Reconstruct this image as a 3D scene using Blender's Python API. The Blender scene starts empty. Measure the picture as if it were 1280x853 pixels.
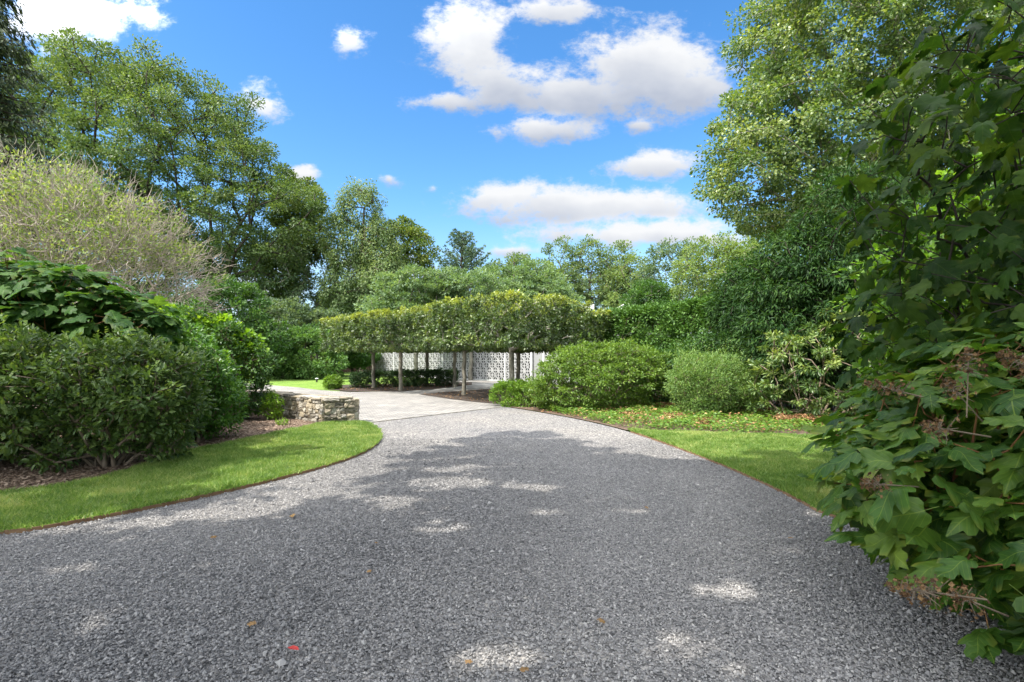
import bpy, bmesh, math, random
import numpy as np
from mathutils import Vector

random.seed(7)
R = math.radians
SC = bpy.context.scene
COL = SC.collection

# ------------------------------------------------------------------ camera, sky, sun, exposure
EYE, F, HOR = 1.5, 640.0, 447.0
cam_d = bpy.data.cameras.new('camera')
cam = bpy.data.objects.new('camera', cam_d)
COL.objects.link(cam)
cam.location = (0, 0, EYE)
cam.rotation_euler = (R(90), 0, 0)
cam_d.sensor_width = 36.0
cam_d.lens = 36.0 * F / 1280.0
cam_d.shift_y = (HOR - 426.5) / 1280.0
cam_d.clip_end = 2000
SC.camera = cam

SUN_EL = R(57)
SUN_H = Vector((-0.80, -0.60)).normalized()
SUN = Vector((SUN_H.x * math.cos(SUN_EL), SUN_H.y * math.cos(SUN_EL), math.sin(SUN_EL)))
SHK = 1 / math.tan(SUN_EL)

SC.view_settings.view_transform = 'Standard'
SC.view_settings.look = 'None'
SC.view_settings.exposure = 1.85
SC.view_settings.gamma = 1.0
SC.view_settings.use_curve_mapping = False
SC.render.engine = 'CYCLES'
SC.cycles.max_bounces = 6
SC.cycles.diffuse_bounces = 4
SC.cycles.glossy_bounces = 2
SC.cycles.transmission_bounces = 4
SC.cycles.use_denoising = True

sun_d = bpy.data.lights.new('sun', 'SUN')
sun_d.energy = 2.4
sun_d.angle = R(0.53)
sun_d.color = (1.0, 0.95, 0.87)
sun_o = bpy.data.objects.new('sun', sun_d)
COL.objects.link(sun_o)
sun_o.rotation_euler = SUN.to_track_quat('Z', 'Y').to_euler()
sun_o.location = (-30, -20, 50)


def build_world():
    w = bpy.data.worlds.new('World')
    SC.world = w
    w.use_nodes = True
    nt = w.node_tree
    nt.nodes.clear()
    N, L = nt.nodes, nt.links

    def mth(op, a, b=None, c=None, clamp=False):
        n = N.new('ShaderNodeMath'); n.operation = op; n.use_clamp = clamp
        for i, v in enumerate((a, b, c)):
            if v is None: continue
            if isinstance(v, (int, float)): n.inputs[i].default_value = v
            else: L.new(v, n.inputs[i])
        return n.outputs[0]

    sky = N.new('ShaderNodeTexSky')
    sky.sky_type = 'NISHITA'
    sky.sun_disc = False
    sky.sun_elevation = SUN_EL
    sky.sun_rotation = math.atan2(SUN_H.x, SUN_H.y) % (2 * math.pi)
    sky.air_density = 1.0
    sky.dust_density = 0.4
    sky.ozone_density = 2.0
    hs = N.new('ShaderNodeHueSaturation')
    hs.inputs['Saturation'].default_value = 1.30
    hs.inputs['Value'].default_value = 0.80
    L.new(sky.outputs[0], hs.inputs['Color'])

    tc = N.new('ShaderNodeTexCoord')
    sep = N.new('ShaderNodeSeparateXYZ')
    L.new(tc.outputs['Generated'], sep.inputs[0])
    X, Y, Z = sep.outputs
    ys = mth('MAXIMUM', mth('ABSOLUTE', Y), 0.05)
    u = mth('DIVIDE', X, ys)
    v = mth('DIVIDE', Z, ys)
    uv = N.new('ShaderNodeCombineXYZ')
    L.new(u, uv.inputs[0]); L.new(v, uv.inputs[1])
    # a cloud is flatter than wide: noise stretched sideways
    def noise(scale, detail, off, rough=0.55):
        m = N.new('ShaderNodeMapping')
        m.inputs['Location'].default_value = off
        m.inputs['Scale'].default_value = (1.0, 1.5, 1.0)
        L.new(uv.outputs[0], m.inputs[0])
        n = N.new('ShaderNodeTexNoise')
        n.inputs['Scale'].default_value = scale
        n.inputs['Detail'].default_value = detail
        n.inputs['Roughness'].default_value = rough
        L.new(m.outputs[0], n.inputs['Vector'])
        return n.outputs[0]
    n1 = noise(6.0, 10.0, (3.1, 1.7, 0), 0.66)
    n2 = noise(3.4, 4.0, (9.1, 4.7, 0))
    n3 = noise(19.0, 8.0, (0.3, 8.8, 0), 0.66)
    clouds = [  # centre x, y, half width, half height (as seen towards the north), weight
        (800, 86, 132, 66, 1.35), (590, 48, 70, 74, 1.3), (560, 128, 62, 20, 1.1), (620, 104, 70, 48, 1.1),
        (680, 163, 86, 22, 1.2), (705, 14, 70, 22, 1.0), (876, 112, 54, 34, 1.1), (720, 118, 100, 40, 1.25),
        (812, 207, 88, 24, 1.1), (725, 256, 170, 34, 1.4), (790, 292, 150, 22, 1.3), (640, 245, 85, 22, 1.1),
        (75, 22, 122, 46, 1.1), (170, 20, 45, 22, .5), (437, 50, 26, 25, .85), (331, 134, 42, 30, 1.05), (378, 219, 28, 14, .9),
        (486, 225, 19, 13, .9), (543, 236, 12, 6, .5), (797, 157, 18, 10, .5), (625, 314, 75, 12, .6),
        (900, 300, 90, 16, .7), (430, 330, 120, 30, .75), (330, 360, 100, 40, .7), (1150, 120, 120, 60, .5), (200, 320, 90, 50, .5)]
    acc = None; hs_sum = None; w_sum = None
    for cx, cy, rx, ry, wt in clouds:
        cu, cv = (cx - 640) / F, (HOR - cy) / F
        a, b = rx / F, ry / F
        du = mth('MULTIPLY', mth('SUBTRACT', u, cu), 1 / a)
        dv = mth('MULTIPLY', mth('SUBTRACT', v, cv), 1 / b)
        r2 = mth('ADD', mth('MULTIPLY', du, du), mth('MULTIPLY', dv, dv))
        m = mth('MULTIPLY', mth('SUBTRACT', 1.0, mth('SQRT', r2)), wt)
        acc = m if acc is None else mth('SMOOTH_MAX', acc, m, 0.25)
        wgt = mth('POWER', mth('MAXIMUM', mth('ADD', m, 0.35), 0.0), 2.0)
        hh = mth('MULTIPLY', dv, wgt)
        hs_sum = hh if hs_sum is None else mth('ADD', hs_sum, hh)
        w_sum = wgt if w_sum is None else mth('ADD', w_sum, wgt)
    hgt = mth('DIVIDE', hs_sum, mth('MAXIMUM', w_sum, 0.01))
    nz = mth('ADD', mth('MULTIPLY', mth('SUBTRACT', n1, 0.5), 2.6), mth('MULTIPLY', mth('SUBTRACT', n3, 0.5), 1.5))
    field = mth('ADD', acc, nz)
    mr = N.new('ShaderNodeMapRange'); mr.interpolation_type = 'SMOOTHERSTEP'
    mr.inputs['From Min'].default_value = -0.02
    mr.inputs['From Max'].default_value = 0.80
    L.new(field, mr.inputs['Value'])
    cov = mth('MULTIPLY', mr.outputs[0], mth('GREATER_THAN', Z, 0.0))
    # unseen broken cloud added overhead and to the south, to fill the shade
    m3 = N.new('ShaderNodeTexNoise'); m3.inputs['Scale'].default_value = 2.6; m3.inputs['Detail'].default_value = 8; m3.inputs['Roughness'].default_value = .58
    L.new(tc.outputs['Generated'], m3.inputs['Vector'])
    ov = N.new('ShaderNodeMapRange'); ov.interpolation_type = 'SMOOTHSTEP'
    ov.inputs['From Min'].default_value = .36; ov.inputs['From Max'].default_value = .58
    L.new(m3.outputs[0], ov.inputs['Value'])
    # north of the observer and below 45 degrees the listed clouds stand
    el = mth('SUBTRACT', Z, mth('MULTIPLY', mth('MAXIMUM', Y, 0.0), 0.80))
    msk = N.new('ShaderNodeMapRange'); msk.interpolation_type = 'SMOOTHSTEP'
    msk.inputs['From Min'].default_value = .02; msk.inputs['From Max'].default_value = .22
    L.new(el, msk.inputs['Value'])
    cov = mth('ADD', mth('MULTIPLY', cov, mth('SUBTRACT', 1.0, msk.outputs[0])), mth('MULTIPLY', ov.outputs[0], msk.outputs[0]))
    dt = N.new('ShaderNodeVectorMath'); dt.operation = 'DOT_PRODUCT'
    L.new(tc.outputs['Generated'], dt.inputs[0]); dt.inputs[1].default_value = tuple(SUN)
    near = N.new('ShaderNodeMapRange'); near.interpolation_type = 'SMOOTHSTEP'
    near.inputs['From Min'].default_value = .15; near.inputs['From Max'].default_value = 1.0
    near.inputs['To Min'].default_value = 1.0; near.inputs['To Max'].default_value = 7.6  # cloud boosted towards the sun, extra fill for the shaded ground
    L.new(dt.outputs['Value'], near.inputs['Value'])
    # shade: grey undersides, white tops
    sh = mth('ADD', mth('MULTIPLY', hgt, 0.75), mth('MULTIPLY', mth('SUBTRACT', n2, 0.5), 1.8))
    sh = mth('SUBTRACT', sh, mth('MULTIPLY', field, 0.12))
    mr2 = N.new('ShaderNodeMapRange')
    mr2.inputs['From Min'].default_value = -0.65
    mr2.inputs['From Max'].default_value = 0.15
    L.new(sh, mr2.inputs['Value'])
    ccol = N.new('ShaderNodeMix'); ccol.data_type = 'RGBA'
    L.new(mr2.outputs[0], ccol.inputs['Factor'])
    ccol.inputs['A'].default_value = (1.42, 1.57, 1.90, 1)
    ccol.inputs['B'].default_value = (2.66, 2.70, 2.76, 1)
    cb = N.new('ShaderNodeVectorMath'); cb.operation = 'SCALE'
    L.new(ccol.outputs['Result'], cb.inputs[0]); L.new(near.outputs[0], cb.inputs['Scale'])
    # pale air towards the horizon
    hz = N.new('ShaderNodeMapRange'); hz.interpolation_type = 'SMOOTHSTEP'
    hz.inputs['From Min'].default_value = 0.30
    hz.inputs['From Max'].default_value = 0.02
    hz.inputs['To Max'].default_value = 0.45
    L.new(Z, hz.inputs['Value'])
    pale = N.new('ShaderNodeMix'); pale.data_type = 'RGBA'
    L.new(hz.outputs[0], pale.inputs['Factor'])
    L.new(hs.outputs[0], pale.inputs['A'])
    pale.inputs['B'].default_value = (1.9, 2.35, 3.0, 1)
    mix = N.new('ShaderNodeMix'); mix.data_type = 'RGBA'
    L.new(cov, mix.inputs['Factor'])
    L.new(pale.outputs['Result'], mix.inputs['A'])
    L.new(cb.outputs[0], mix.inputs['B'])
    bg = N.new('ShaderNodeBackground')
    bg.inputs['Strength'].default_value = 0.10
    L.new(mix.outputs['Result'], bg.inputs['Color'])
    out = N.new('ShaderNodeOutputWorld')
    L.new(bg.outputs[0], out.inputs[0])
build_world()

# ------------------------------------------------------------------ helpers: tags, places, meshes
def tag(o, label=None, cat=None, group=None, kind=None):
    if label: o['label'] = label
    if cat: o['category'] = cat
    if group: o['group'] = group
    if kind: o['kind'] = kind
    return o

def empty(name, loc, label, cat, group=None):
    o = bpy.data.objects.new(name, None)
    COL.objects.link(o)
    o.location = loc
    return tag(o, label, cat, group)

def G(px, py):            # point of the flat ground seen at that place of the photograph
    d = EYE * F / (py - HOR)
    return ((px - 640) / F * d, d)

def W(px, py, d):         # point at distance d
    return np.array(((px - 640) / F * d, d, EYE + (HOR - py) / F * d))

def mesh_obj(name, V, faces, mat, parent=None, attrs=None, smooth=False, origin=None):
    """V (n,3); faces: list of (m,k) int arrays; attrs: {name: (n,) or (n,2)}"""
    V = np.asarray(V, dtype=np.float32).reshape(-1, 3)
    if isinstance(faces, np.ndarray): faces = [faces]
    me = bpy.data.meshes.new(name)
    loops = np.concatenate([f.reshape(-1) for f in faces]).astype(np.int32)
    tot = np.concatenate([np.full(len(f), f.shape[1], np.int32) for f in faces])
    start = np.concatenate([[0], np.cumsum(tot)[:-1]]).astype(np.int32)
    org = None
    if parent is not None:
        V = V - np.array(parent.location, dtype=np.float32)
    me.vertices.add(len(V)); me.vertices.foreach_set('co', V.ravel())
    me.loops.add(len(loops)); me.loops.foreach_set('vertex_index', loops)
    me.polygons.add(len(tot)); me.polygons.foreach_set('loop_start', start)
    if smooth:
        me.polygons.foreach_set('use_smooth', np.ones(len(tot), dtype=bool))
    else:
        me.polygons.foreach_set('use_smooth', np.zeros(len(tot), dtype=bool))
    me.update(calc_edges=True)
    if attrs:
        for k, a in attrs.items():
            a = np.asarray(a, dtype=np.float32)
            if a.ndim == 1:
                at = me.attributes.new(k, 'FLOAT', 'POINT'); at.data.foreach_set('value', a)
            else:
                at = me.attributes.new(k, 'FLOAT2', 'POINT'); at.data.foreach_set('vector', a.ravel())
    me.materials.append(mat)
    o = bpy.data.objects.new(name, me)
    COL.objects.link(o)
    if parent is not None: o.parent = parent
    return o

class MB:
    """collects boxes, prisms, tubes into one mesh"""
    def __init__(s): s.v, s.f = [], {}; s.n = 0
    def add(s, V, faces):
        V = np.asarray(V, float).reshape(-1, 3)
        s.v.append(V)
        for f in faces:
            f = np.asarray(f) + s.n
            s.f.setdefault(len(f), []).append(f)
        s.n += len(V)
    def box(s, c, h, ang=0.0, jit=0.0, rng=None):
        c = np.asarray(c, float); h = np.asarray(h, float)
        P = np.array([(x, y, z) for z in (-1, 1) for y in (-1, 1) for x in (-1, 1)], float) * h
        if jit: P += rng.uniform(-jit, jit, P.shape)
        ca, sa = math.cos(ang), math.sin(ang)
        P = np.stack([P[:, 0] * ca - P[:, 1] * sa, P[:, 0] * sa + P[:, 1] * ca, P[:, 2]], 1) + c
        s.add(P, [(0, 2, 3, 1), (4, 5, 7, 6), (0, 1, 5, 4), (2, 6, 7, 3), (0, 4, 6, 2), (1, 3, 7, 5)])
    def prism(s, pts, z0, z1):
        n = len(pts)
        V = [(p[0], p[1], z0) for p in pts] + [(p[0], p[1], z1) for p in pts]
        fs = [tuple(range(n - 1, -1, -1)), tuple(range(n, 2 * n))]
        fs += [(i, (i + 1) % n, n + (i + 1) % n, n + i) for i in range(n)]
        s.add(V, fs)
    def lathe(s, c, prof, k=12):
        V = [(c[0] + r * math.cos(2 * math.pi * i / k), c[1] + r * math.sin(2 * math.pi * i / k), c[2] + z) for r, z in prof for i in range(k)]
        fs = []
        for j in range(len(prof) - 1):
            fs += [(j * k + i, j * k + (i + 1) % k, (j + 1) * k + (i + 1) % k, (j + 1) * k + i) for i in range(k)]
        fs.append(tuple(range(k - 1, -1, -1))); fs.append(tuple((len(prof) - 1) * k + i for i in range(k)))
        s.add(V, fs)
    def build(s, name, mat, parent=None, smooth=False):
        return mesh_obj(name, np.concatenate(s.v), [np.array(f) for f in s.f.values()], mat, parent, smooth=smooth)

def unit(a):
    return a / np.maximum(np.linalg.norm(a, axis=-1, keepdims=True), 1e-9)

# ------------------------------------------------------------------ materials
def new_mat(name):
    m = bpy.data.materials.new(name); m.use_nodes = True
    nt = m.node_tree; nt.nodes.clear()
    out = nt.nodes.new('ShaderNodeOutputMaterial')
    return m, nt, out

def ramp(nt, stops, fac, interp='LINEAR'):
    r = nt.nodes.new('ShaderNodeValToRGB'); r.color_ramp.interpolation = interp
    el = r.color_ramp.elements
    while len(el) < len(stops): el.new(0.5)
    for e, (p, c) in zip(el, stops):
        e.position = p; e.color = (*c, 1)
    nt.links.new(fac, r.inputs[0])
    return r.outputs[0]

def noise_node(nt, scale, detail=4, rough=.55, vec=None, dims='3D'):
    n = nt.nodes.new('ShaderNodeTexNoise'); n.noise_dimensions = dims
    n.inputs['Scale'].default_value = scale; n.inputs['Detail'].default_value = detail
    n.inputs['Roughness'].default_value = rough
    if vec is None:
        tc = nt.nodes.new('ShaderNodeTexCoord'); vec = tc.outputs['Object']
    nt.links.new(vec, n.inputs['Vector'])
    return n

LEAFK = 1.18
def leaf_mat(name, c0, c1, c2, trans=0.35, rough=0.5, veins=False, spec=0.4, tcol=None, patch=0.0, edge=None):
    m, nt, out = new_mat(name)
    L = nt.links
    at = nt.nodes.new('ShaderNodeAttribute'); at.attribute_name = 'tone'
    fac = at.outputs['Fac']
    if patch:
        nn = noise_node(nt, patch, 3)
        ad = nt.nodes.new('ShaderNodeMath'); ad.operation = 'MULTIPLY_ADD'
        L.new(nn.outputs[0], ad.inputs[0]); ad.inputs[1].default_value = 0.9; 
        sb = nt.nodes.new('ShaderNodeMath'); sb.operation = 'SUBTRACT'; L.new(fac, sb.inputs[0]); sb.inputs[1].default_value = 0.45
        L.new(sb.outputs[0], ad.inputs[2])
        fac = ad.outputs[0]
    c0, c1, c2 = [tuple(min(.45, v * k) for v, k in zip(c, (LEAFK, LEAFK, LEAFK))) for c in (c0, c1, c2)]
    col = ramp(nt, [(0.0, c0), (0.5, c1), (1.0, c2)], fac)
    p = nt.nodes.new('ShaderNodeBsdfPrincipled')
    p.inputs['Roughness'].default_value = rough
    p.inputs['Specular IOR Level'].default_value = spec
    if veins:
        ua = nt.nodes.new('ShaderNodeAttribute'); ua.attribute_name = 'luv'
        sp = nt.nodes.new('ShaderNodeSeparateXYZ'); L.new(ua.outputs['Vector'], sp.inputs[0])
        def mth(op, a, b=None):
            n = nt.nodes.new('ShaderNodeMath'); n.operation = op
            for i, vv in enumerate((a, b)):
                if vv is None: continue
                if isinstance(vv, (int, float)): n.inputs[i].default_value = vv
                else: L.new(vv, n.inputs[i])
            return n.outputs[0]
        ay = mth('ABSOLUTE', sp.outputs[1])
        mid = mth('LESS_THAN', ay, 0.010)
        w = mth('FRACT', mth('MULTIPLY', mth('SUBTRACT', sp.outputs[0], mth('MULTIPLY', ay, 0.9)), 7.0))
        side = mth('LESS_THAN', mth('ABSOLUTE', mth('SUBTRACT', w, 0.5)), 0.045)
        vn = mth('MAXIMUM', mid, mth('MULTIPLY', side, 0.55))
        mx = nt.nodes.new('ShaderNodeMix'); mx.data_type = 'RGBA'
        L.new(mth('MULTIPLY', vn, 0.16 if 'dark' in name else 0.36), mx.inputs['Factor']); L.new(col, mx.inputs['A'])
        mx.inputs['B'].default_value = (min(c2[0] * 2.0, 1), min(c2[1] * 1.7, 1), min(c2[2] * 1.8, 1), 1)
        nn = noise_node(nt, 9, 4)
        mm = nt.nodes.new('ShaderNodeMix'); mm.data_type = 'RGBA'; mm.blend_type = 'MULTIPLY'
        mm.inputs['Factor'].default_value = 1.0
        L.new(mx.outputs['Result'], mm.inputs['A'])
        L.new(ramp(nt, [(0.3, (.62, .66, .62)), (0.7, (1.2, 1.15, 1.15))], nn.outputs[0]), mm.inputs['B'])
        # yellowing and browned blotches towards the edge of some blades
        n2 = noise_node(nt, 5.0, 3)
        ed = mth('ADD', mth('MULTIPLY', ay, 1.5), mth('MULTIPLY', n2.outputs[0], 1.0))
        b1 = nt.nodes.new('ShaderNodeMapRange'); L.new(ed, b1.inputs[0]); b1.inputs[1].default_value = .98; b1.inputs[2].default_value = 1.25; b1.inputs[4].default_value = .42
        my = nt.nodes.new('ShaderNodeMix'); my.data_type = 'RGBA'; L.new(b1.outputs[0], my.inputs['Factor']); L.new(mm.outputs['Result'], my.inputs['A'])
        my.inputs['B'].default_value = (min(c2[0] * 1.9, 1), c2[1] * 1.15, c2[2] * 1.1, 1)
        col = my.outputs['Result']
        bp = nt.nodes.new('ShaderNodeBump'); bp.inputs['Strength'].default_value = 0.5; bp.inputs['Distance'].default_value = 0.004
        L.new(mth('ADD', mth('MULTIPLY', mth('ABSOLUTE', mth('SUBTRACT', w, 0.5)), 1.0), mth('MULTIPLY', nn.outputs[0], 0.4)), bp.inputs['Height'])
        L.new(bp.outputs[0], p.inputs['Normal'])
    L.new(col, p.inputs['Base Color'])
    t = nt.nodes.new('ShaderNodeBsdfTranslucent')
    tm = nt.nodes.new('ShaderNodeMix'); tm.data_type = 'RGBA'; tm.blend_type = 'MULTIPLY'
    tm.inputs['Factor'].default_value = 1.0
    L.new(col, tm.inputs['A']); tm.inputs['B'].default_value = (*(tcol or (1.6, 1.5, 0.7)), 1)
    L.new(tm.outputs['Result'], t.inputs['Color'])
    ms = nt.nodes.new('ShaderNodeMixShader'); ms.inputs[0].default_value = trans
    L.new(p.outputs[0], ms.inputs[1]); L.new(t.outputs[0], ms.inputs[2])
    L.new(ms.outputs[0], out.inputs[0])
    return m

def simple_mat(name, c0, c1=None, scale=3.0, rough=0.8, bump=0.0, bscale=None, detail=5, metallic=0.0, spec=0.3, stretch=None):
    m, nt, out = new_mat(name)
    p = nt.nodes.new('ShaderNodeBsdfPrincipled')
    p.inputs['Roughness'].default_value = rough; p.inputs['Metallic'].default_value = metallic
    p.inputs['Specular IOR Level'].default_value = spec
    tc = nt.nodes.new('ShaderNodeTexCoord'); vec = tc.outputs['Object']
    if stretch:
        mp = nt.nodes.new('ShaderNodeMapping'); mp.inputs['Scale'].default_value = stretch
        nt.links.new(vec, mp.inputs[0]); vec = mp.outputs[0]
    n = noise_node(nt, scale, detail, .6, vec)
    nt.links.new(ramp(nt, [(0.3, c0), (0.7, c1 or c0)], n.outputs[0]), p.inputs['Base Color'])
    if bump:
        nb = noise_node(nt, bscale or scale * 4, 6, .6, vec)
        b = nt.nodes.new('ShaderNodeBump'); b.inputs['Strength'].default_value = 1.0; b.inputs['Distance'].default_value = bump
        nt.links.new(nb.outputs[0], b.inputs['Height']); nt.links.new(b.outputs[0], p.inputs['Normal'])
    nt.links.new(p.outputs[0], out.inputs[0])
    return m

def tone_mat(name, stops, rough=0.85, spec=0.3, extra=0.0, extra_scale=30):
    m, nt, out = new_mat(name)
    at = nt.nodes.new('ShaderNodeAttribute'); at.attribute_name = 'tone'
    p = nt.nodes.new('ShaderNodeBsdfPrincipled'); p.inputs['Roughness'].default_value = rough
    p.inputs['Specular IOR Level'].default_value = spec
    col = ramp(nt, stops, at.outputs['Fac'])
    if extra:
        nn = noise_node(nt, extra_scale, 5)
        mm = nt.nodes.new('ShaderNodeMix'); mm.data_type = 'RGBA'; mm.blend_type = 'MULTIPLY'; mm.inputs['Factor'].default_value = 1.0
        nt.links.new(col, mm.inputs['A'])
        nt.links.new(ramp(nt, [(0.3, (1 - extra,) * 3), (0.7, (1 + extra * .4,) * 3)], nn.outputs[0]), mm.inputs['B'])
        col = mm.outputs['Result']
        b = nt.nodes.new('ShaderNodeBump'); b.inputs['Distance'].default_value = 0.01; b.inputs['Strength'].default_value = .7
        nt.links.new(nn.outputs[0], b.inputs['Height']); nt.links.new(b.outputs[0], p.inputs['Normal'])
    nt.links.new(col, p.inputs['Base Color'])
    nt.links.new(p.outputs[0], out.inputs[0])
    return m

M = {}
M['bark'] = simple_mat('bark', (.055, .042, .032), (.16, .13, .10), 6, .9, .02, 18, stretch=(1, 1, .3))
M['bark_grey'] = simple_mat('bark_grey', (.12, .11, .085), (.27, .25, .20), 7, .9, .012, 22, stretch=(1, 1, .35))
M['bark_dark'] = simple_mat('bark_dark', (.020, .015, .012), (.055, .042, .034), 6, .9, .02, 18)
M['twig'] = simple_mat('twig', (.22, .18, .145), (.42, .36, .30), 4, .85)
M['stem'] = simple_mat('stem', (.10, .075, .05), (.22, .17, .12), 9, .85, .004, 40)
M['stem_red'] = simple_mat('stem_red', (.13, .05, .02), (.25, .13, .05), 9, .7)
M['render_white'] = simple_mat('render_white', (.44, .44, .43), (.54, .54, .52), 1.5, .75)
M['wall_grey'] = simple_mat('wall_grey', (.025, .025, .025), (.04, .04, .04), 2, .8)
M['door_grey'] = simple_mat('door_grey', (.22, .225, .22), (.26, .26, .255), 2, .5)
M['block_white'] = simple_mat('block_white', (.30, .30, .295), (.40, .40, .39), 3, .8, .004, 30)
M['roof_grey'] = simple_mat('roof_grey', (.05, .052, .06), (.09, .09, .10), 2, .7)
M['glass'] = simple_mat('glass', (.02, .025, .03), (.03, .035, .04), 1, .05, spec=.8)
M['fence_wood'] = simple_mat('fence_wood', (.05, .032, .02), (.11, .07, .045), 5, .85, .006, 30, stretch=(1, 1, .2))
M['edging'] = simple_mat('edging', (.12, .065, .035), (.24, .15, .08), 12, .85, .003, 60)
M['metal_dark'] = simple_mat('metal_dark', (.03, .03, .03), (.05, .05, .05), 20, .45, metallic=.6)
M['lamp_white'] = simple_mat('lamp_white', (.7, .7, .68), (.8, .8, .78), 3, .4)
M['dead'] = tone_mat('dead_leaf', [(0, (.10, .045, .02)), (.5, (.26, .13, .055)), (1, (.42, .27, .13))])
M['floret'] = tone_mat('floret', [(0, (.04, .020, .008)), (.5, (.115, .060, .024)), (1, (.22, .135, .06))])
M['red_leaf'] = tone_mat('red_leaf', [(0, (.35, .03, .03)), (1, (.5, .06, .05))])
M['brown_leaf'] = tone_mat('brown_leaf', [(0, (.16, .09, .035)), (1, (.35, .22, .09))])
M['gravel_stone'] = tone_mat('gravel_stone', [(0, (.075, .074, .074)), (.25, (.165, .161, .158)), (.6, (.27, .260, .25)), (.85, (.35, .335, .315)), (1, (.46, .435, .40))], .75)
M['stone'] = tone_mat('stone', [(0, (.16, .145, .12)), (.3, (.29, .25, .19)), (.6, (.40, .34, .24)), (.85, (.30, .285, .26)), (1, (.47, .43, .35))], .9, .2, .45, 22)
M['mulch_chip'] = tone_mat('mulch_chip', [(0, (.07, .042, .030)), (.5, (.21, .145, .10)), (1, (.42, .33, .25))])
M['grass_blade'] = leaf_mat('grass_blade', (.070, .140, .022), (.155, .255, .045), (.36, .39, .14), .42, .5, patch=3.2, tcol=(1.2, 1.2, .7))
M['grass_far'] = leaf_mat('grass_far', (.05, .13, .016), (.08, .18, .022), (.15, .24, .04), .3, .6, patch=.5)

LM = {}
LM['viburnum'] = leaf_mat('viburnum_leaf', (.030, .060, .016), (.060, .108, .026), (.14, .20, .050), .35, .45, spec=.35)
LM['viburnum_bright'] = leaf_mat('viburnum_bright_leaf', (.030, .085, .014), (.060, .150, .020), (.13, .24, .035), .35, .42, spec=.5)
LM['laurel'] = leaf_mat('laurel_leaf', (.018, .050, .010), (.040, .098, .018), (.095, .175, .034), .35, .45, spec=.35)
LM['lime'] = leaf_mat('lime_leaf', (.08, .17, .012), (.14, .26, .018), (.24, .36, .04), .42, .45)
LM['oakleaf'] = leaf_mat('oakleaf_leaf', (.022, .066, .010), (.050, .120, .015), (.135, .205, .028), .42, .46, veins=True, spec=.33)
LM['oakleaf_left'] = leaf_mat('oakleaf_left_leaf', (.018, .055, .012), (.034, .092, .016), (.080, .150, .026), .38, .55, veins=True, spec=.18)
LM['oakleaf_dark'] = leaf_mat('oakleaf_dark_leaf', (.014, .040, .006), (.032, .076, .010), (.080, .13, .018), .48, .5, veins=True, spec=.2)
LM['beech'] = leaf_mat('beech_leaf', (.035, .085, .010), (.07, .15, .015), (.16, .28, .025), .45, .42)
LM['oak'] = leaf_mat('oak_leaf', (.034, .066, .020), (.068, .114, .032), (.14, .185, .055), .35, .5, patch=.16)
LM['spruce'] = leaf_mat('spruce_needle', (.020, .036, .018), (.040, .062, .026), (.085, .10, .040), .1, .6)
LM['twiggy'] = leaf_mat('twiggy_leaf', (.08, .14, .03), (.14, .20, .05), (.28, .32, .11), .4, .5)
LM['silver'] = leaf_mat('silver_leaf', (.045, .085, .045), (.085, .135, .065), (.16, .21, .10), .35, .5)
LM['birch'] = leaf_mat('birch_leaf', (.060, .105, .036), (.095, .150, .050), (.18, .22, .075), .38, .5, patch=.2)
LM['maple_far'] = leaf_mat('maple_far_leaf', (.050, .095, .018), (.080, .130, .024), (.16, .18, .035), .35, .5, patch=.2)
LM['pine'] = leaf_mat('pine_needle', (.040, .080, .045), (.075, .125, .070), (.12, .175, .095), .1, .55)
LM['locust'] = leaf_mat('locust_leaf', (.060, .112, .050), (.112, .178, .080), (.17, .235, .11), .4, .5, patch=.15)
LM['dogwood'] = leaf_mat('dogwood_leaf', (.045, .105, .026), (.075, .155, .035), (.15, .24, .065), .38, .5, patch=.4)
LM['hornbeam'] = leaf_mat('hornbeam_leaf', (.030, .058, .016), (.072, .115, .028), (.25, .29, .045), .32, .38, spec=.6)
LM['yew'] = leaf_mat('yew_leaf', (.028, .075, .010), (.052, .120, .016), (.11, .20, .03), .2, .55)
LM['bamboo'] = leaf_mat('bamboo_leaf', (.008, .028, .007), (.022, .058, .013), (.065, .125, .022), .32, .5, spec=.2)
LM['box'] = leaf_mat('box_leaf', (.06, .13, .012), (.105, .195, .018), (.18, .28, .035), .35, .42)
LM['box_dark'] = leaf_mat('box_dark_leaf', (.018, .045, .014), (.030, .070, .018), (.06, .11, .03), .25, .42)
LM['azalea'] = leaf_mat('azalea_leaf', (.045, .090, .012), (.085, .155, .018), (.17, .25, .035), .35, .45)
LM['spirea'] = leaf_mat('spirea_leaf', (.050, .105, .022), (.10, .18, .040), (.22, .30, .080), .35, .5)
LM['rhodo'] = leaf_mat('rhodo_leaf', (.040, .085, .022), (.085, .145, .032), (.22, .26, .06), .3, .4, spec=.6)
LM['poplar'] = leaf_mat('poplar_leaf', (.036, .074, .020), (.072, .125, .030), (.20, .24, .060), .4, .42, spec=.6, patch=.25)
LM['willowy'] = leaf_mat('willowy_leaf', (.075, .125, .035), (.115, .175, .050), (.20, .25, .07), .4, .5)
LM['ground'] = leaf_mat('groundcover_leaf', (.045, .10, .014), (.085, .17, .022), (.19, .26, .045), .35, .45)

# ------------------------------------------------------------------ leaves
def T_diamond(w=0.30, fold=0.07):
    V = np.array([(0, 0, 0), (.45, w, fold), (1, 0, -.04), (.45, -w, fold)], float)
    return V, np.array([(0, 2, 1), (0, 3, 2)]), None

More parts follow.
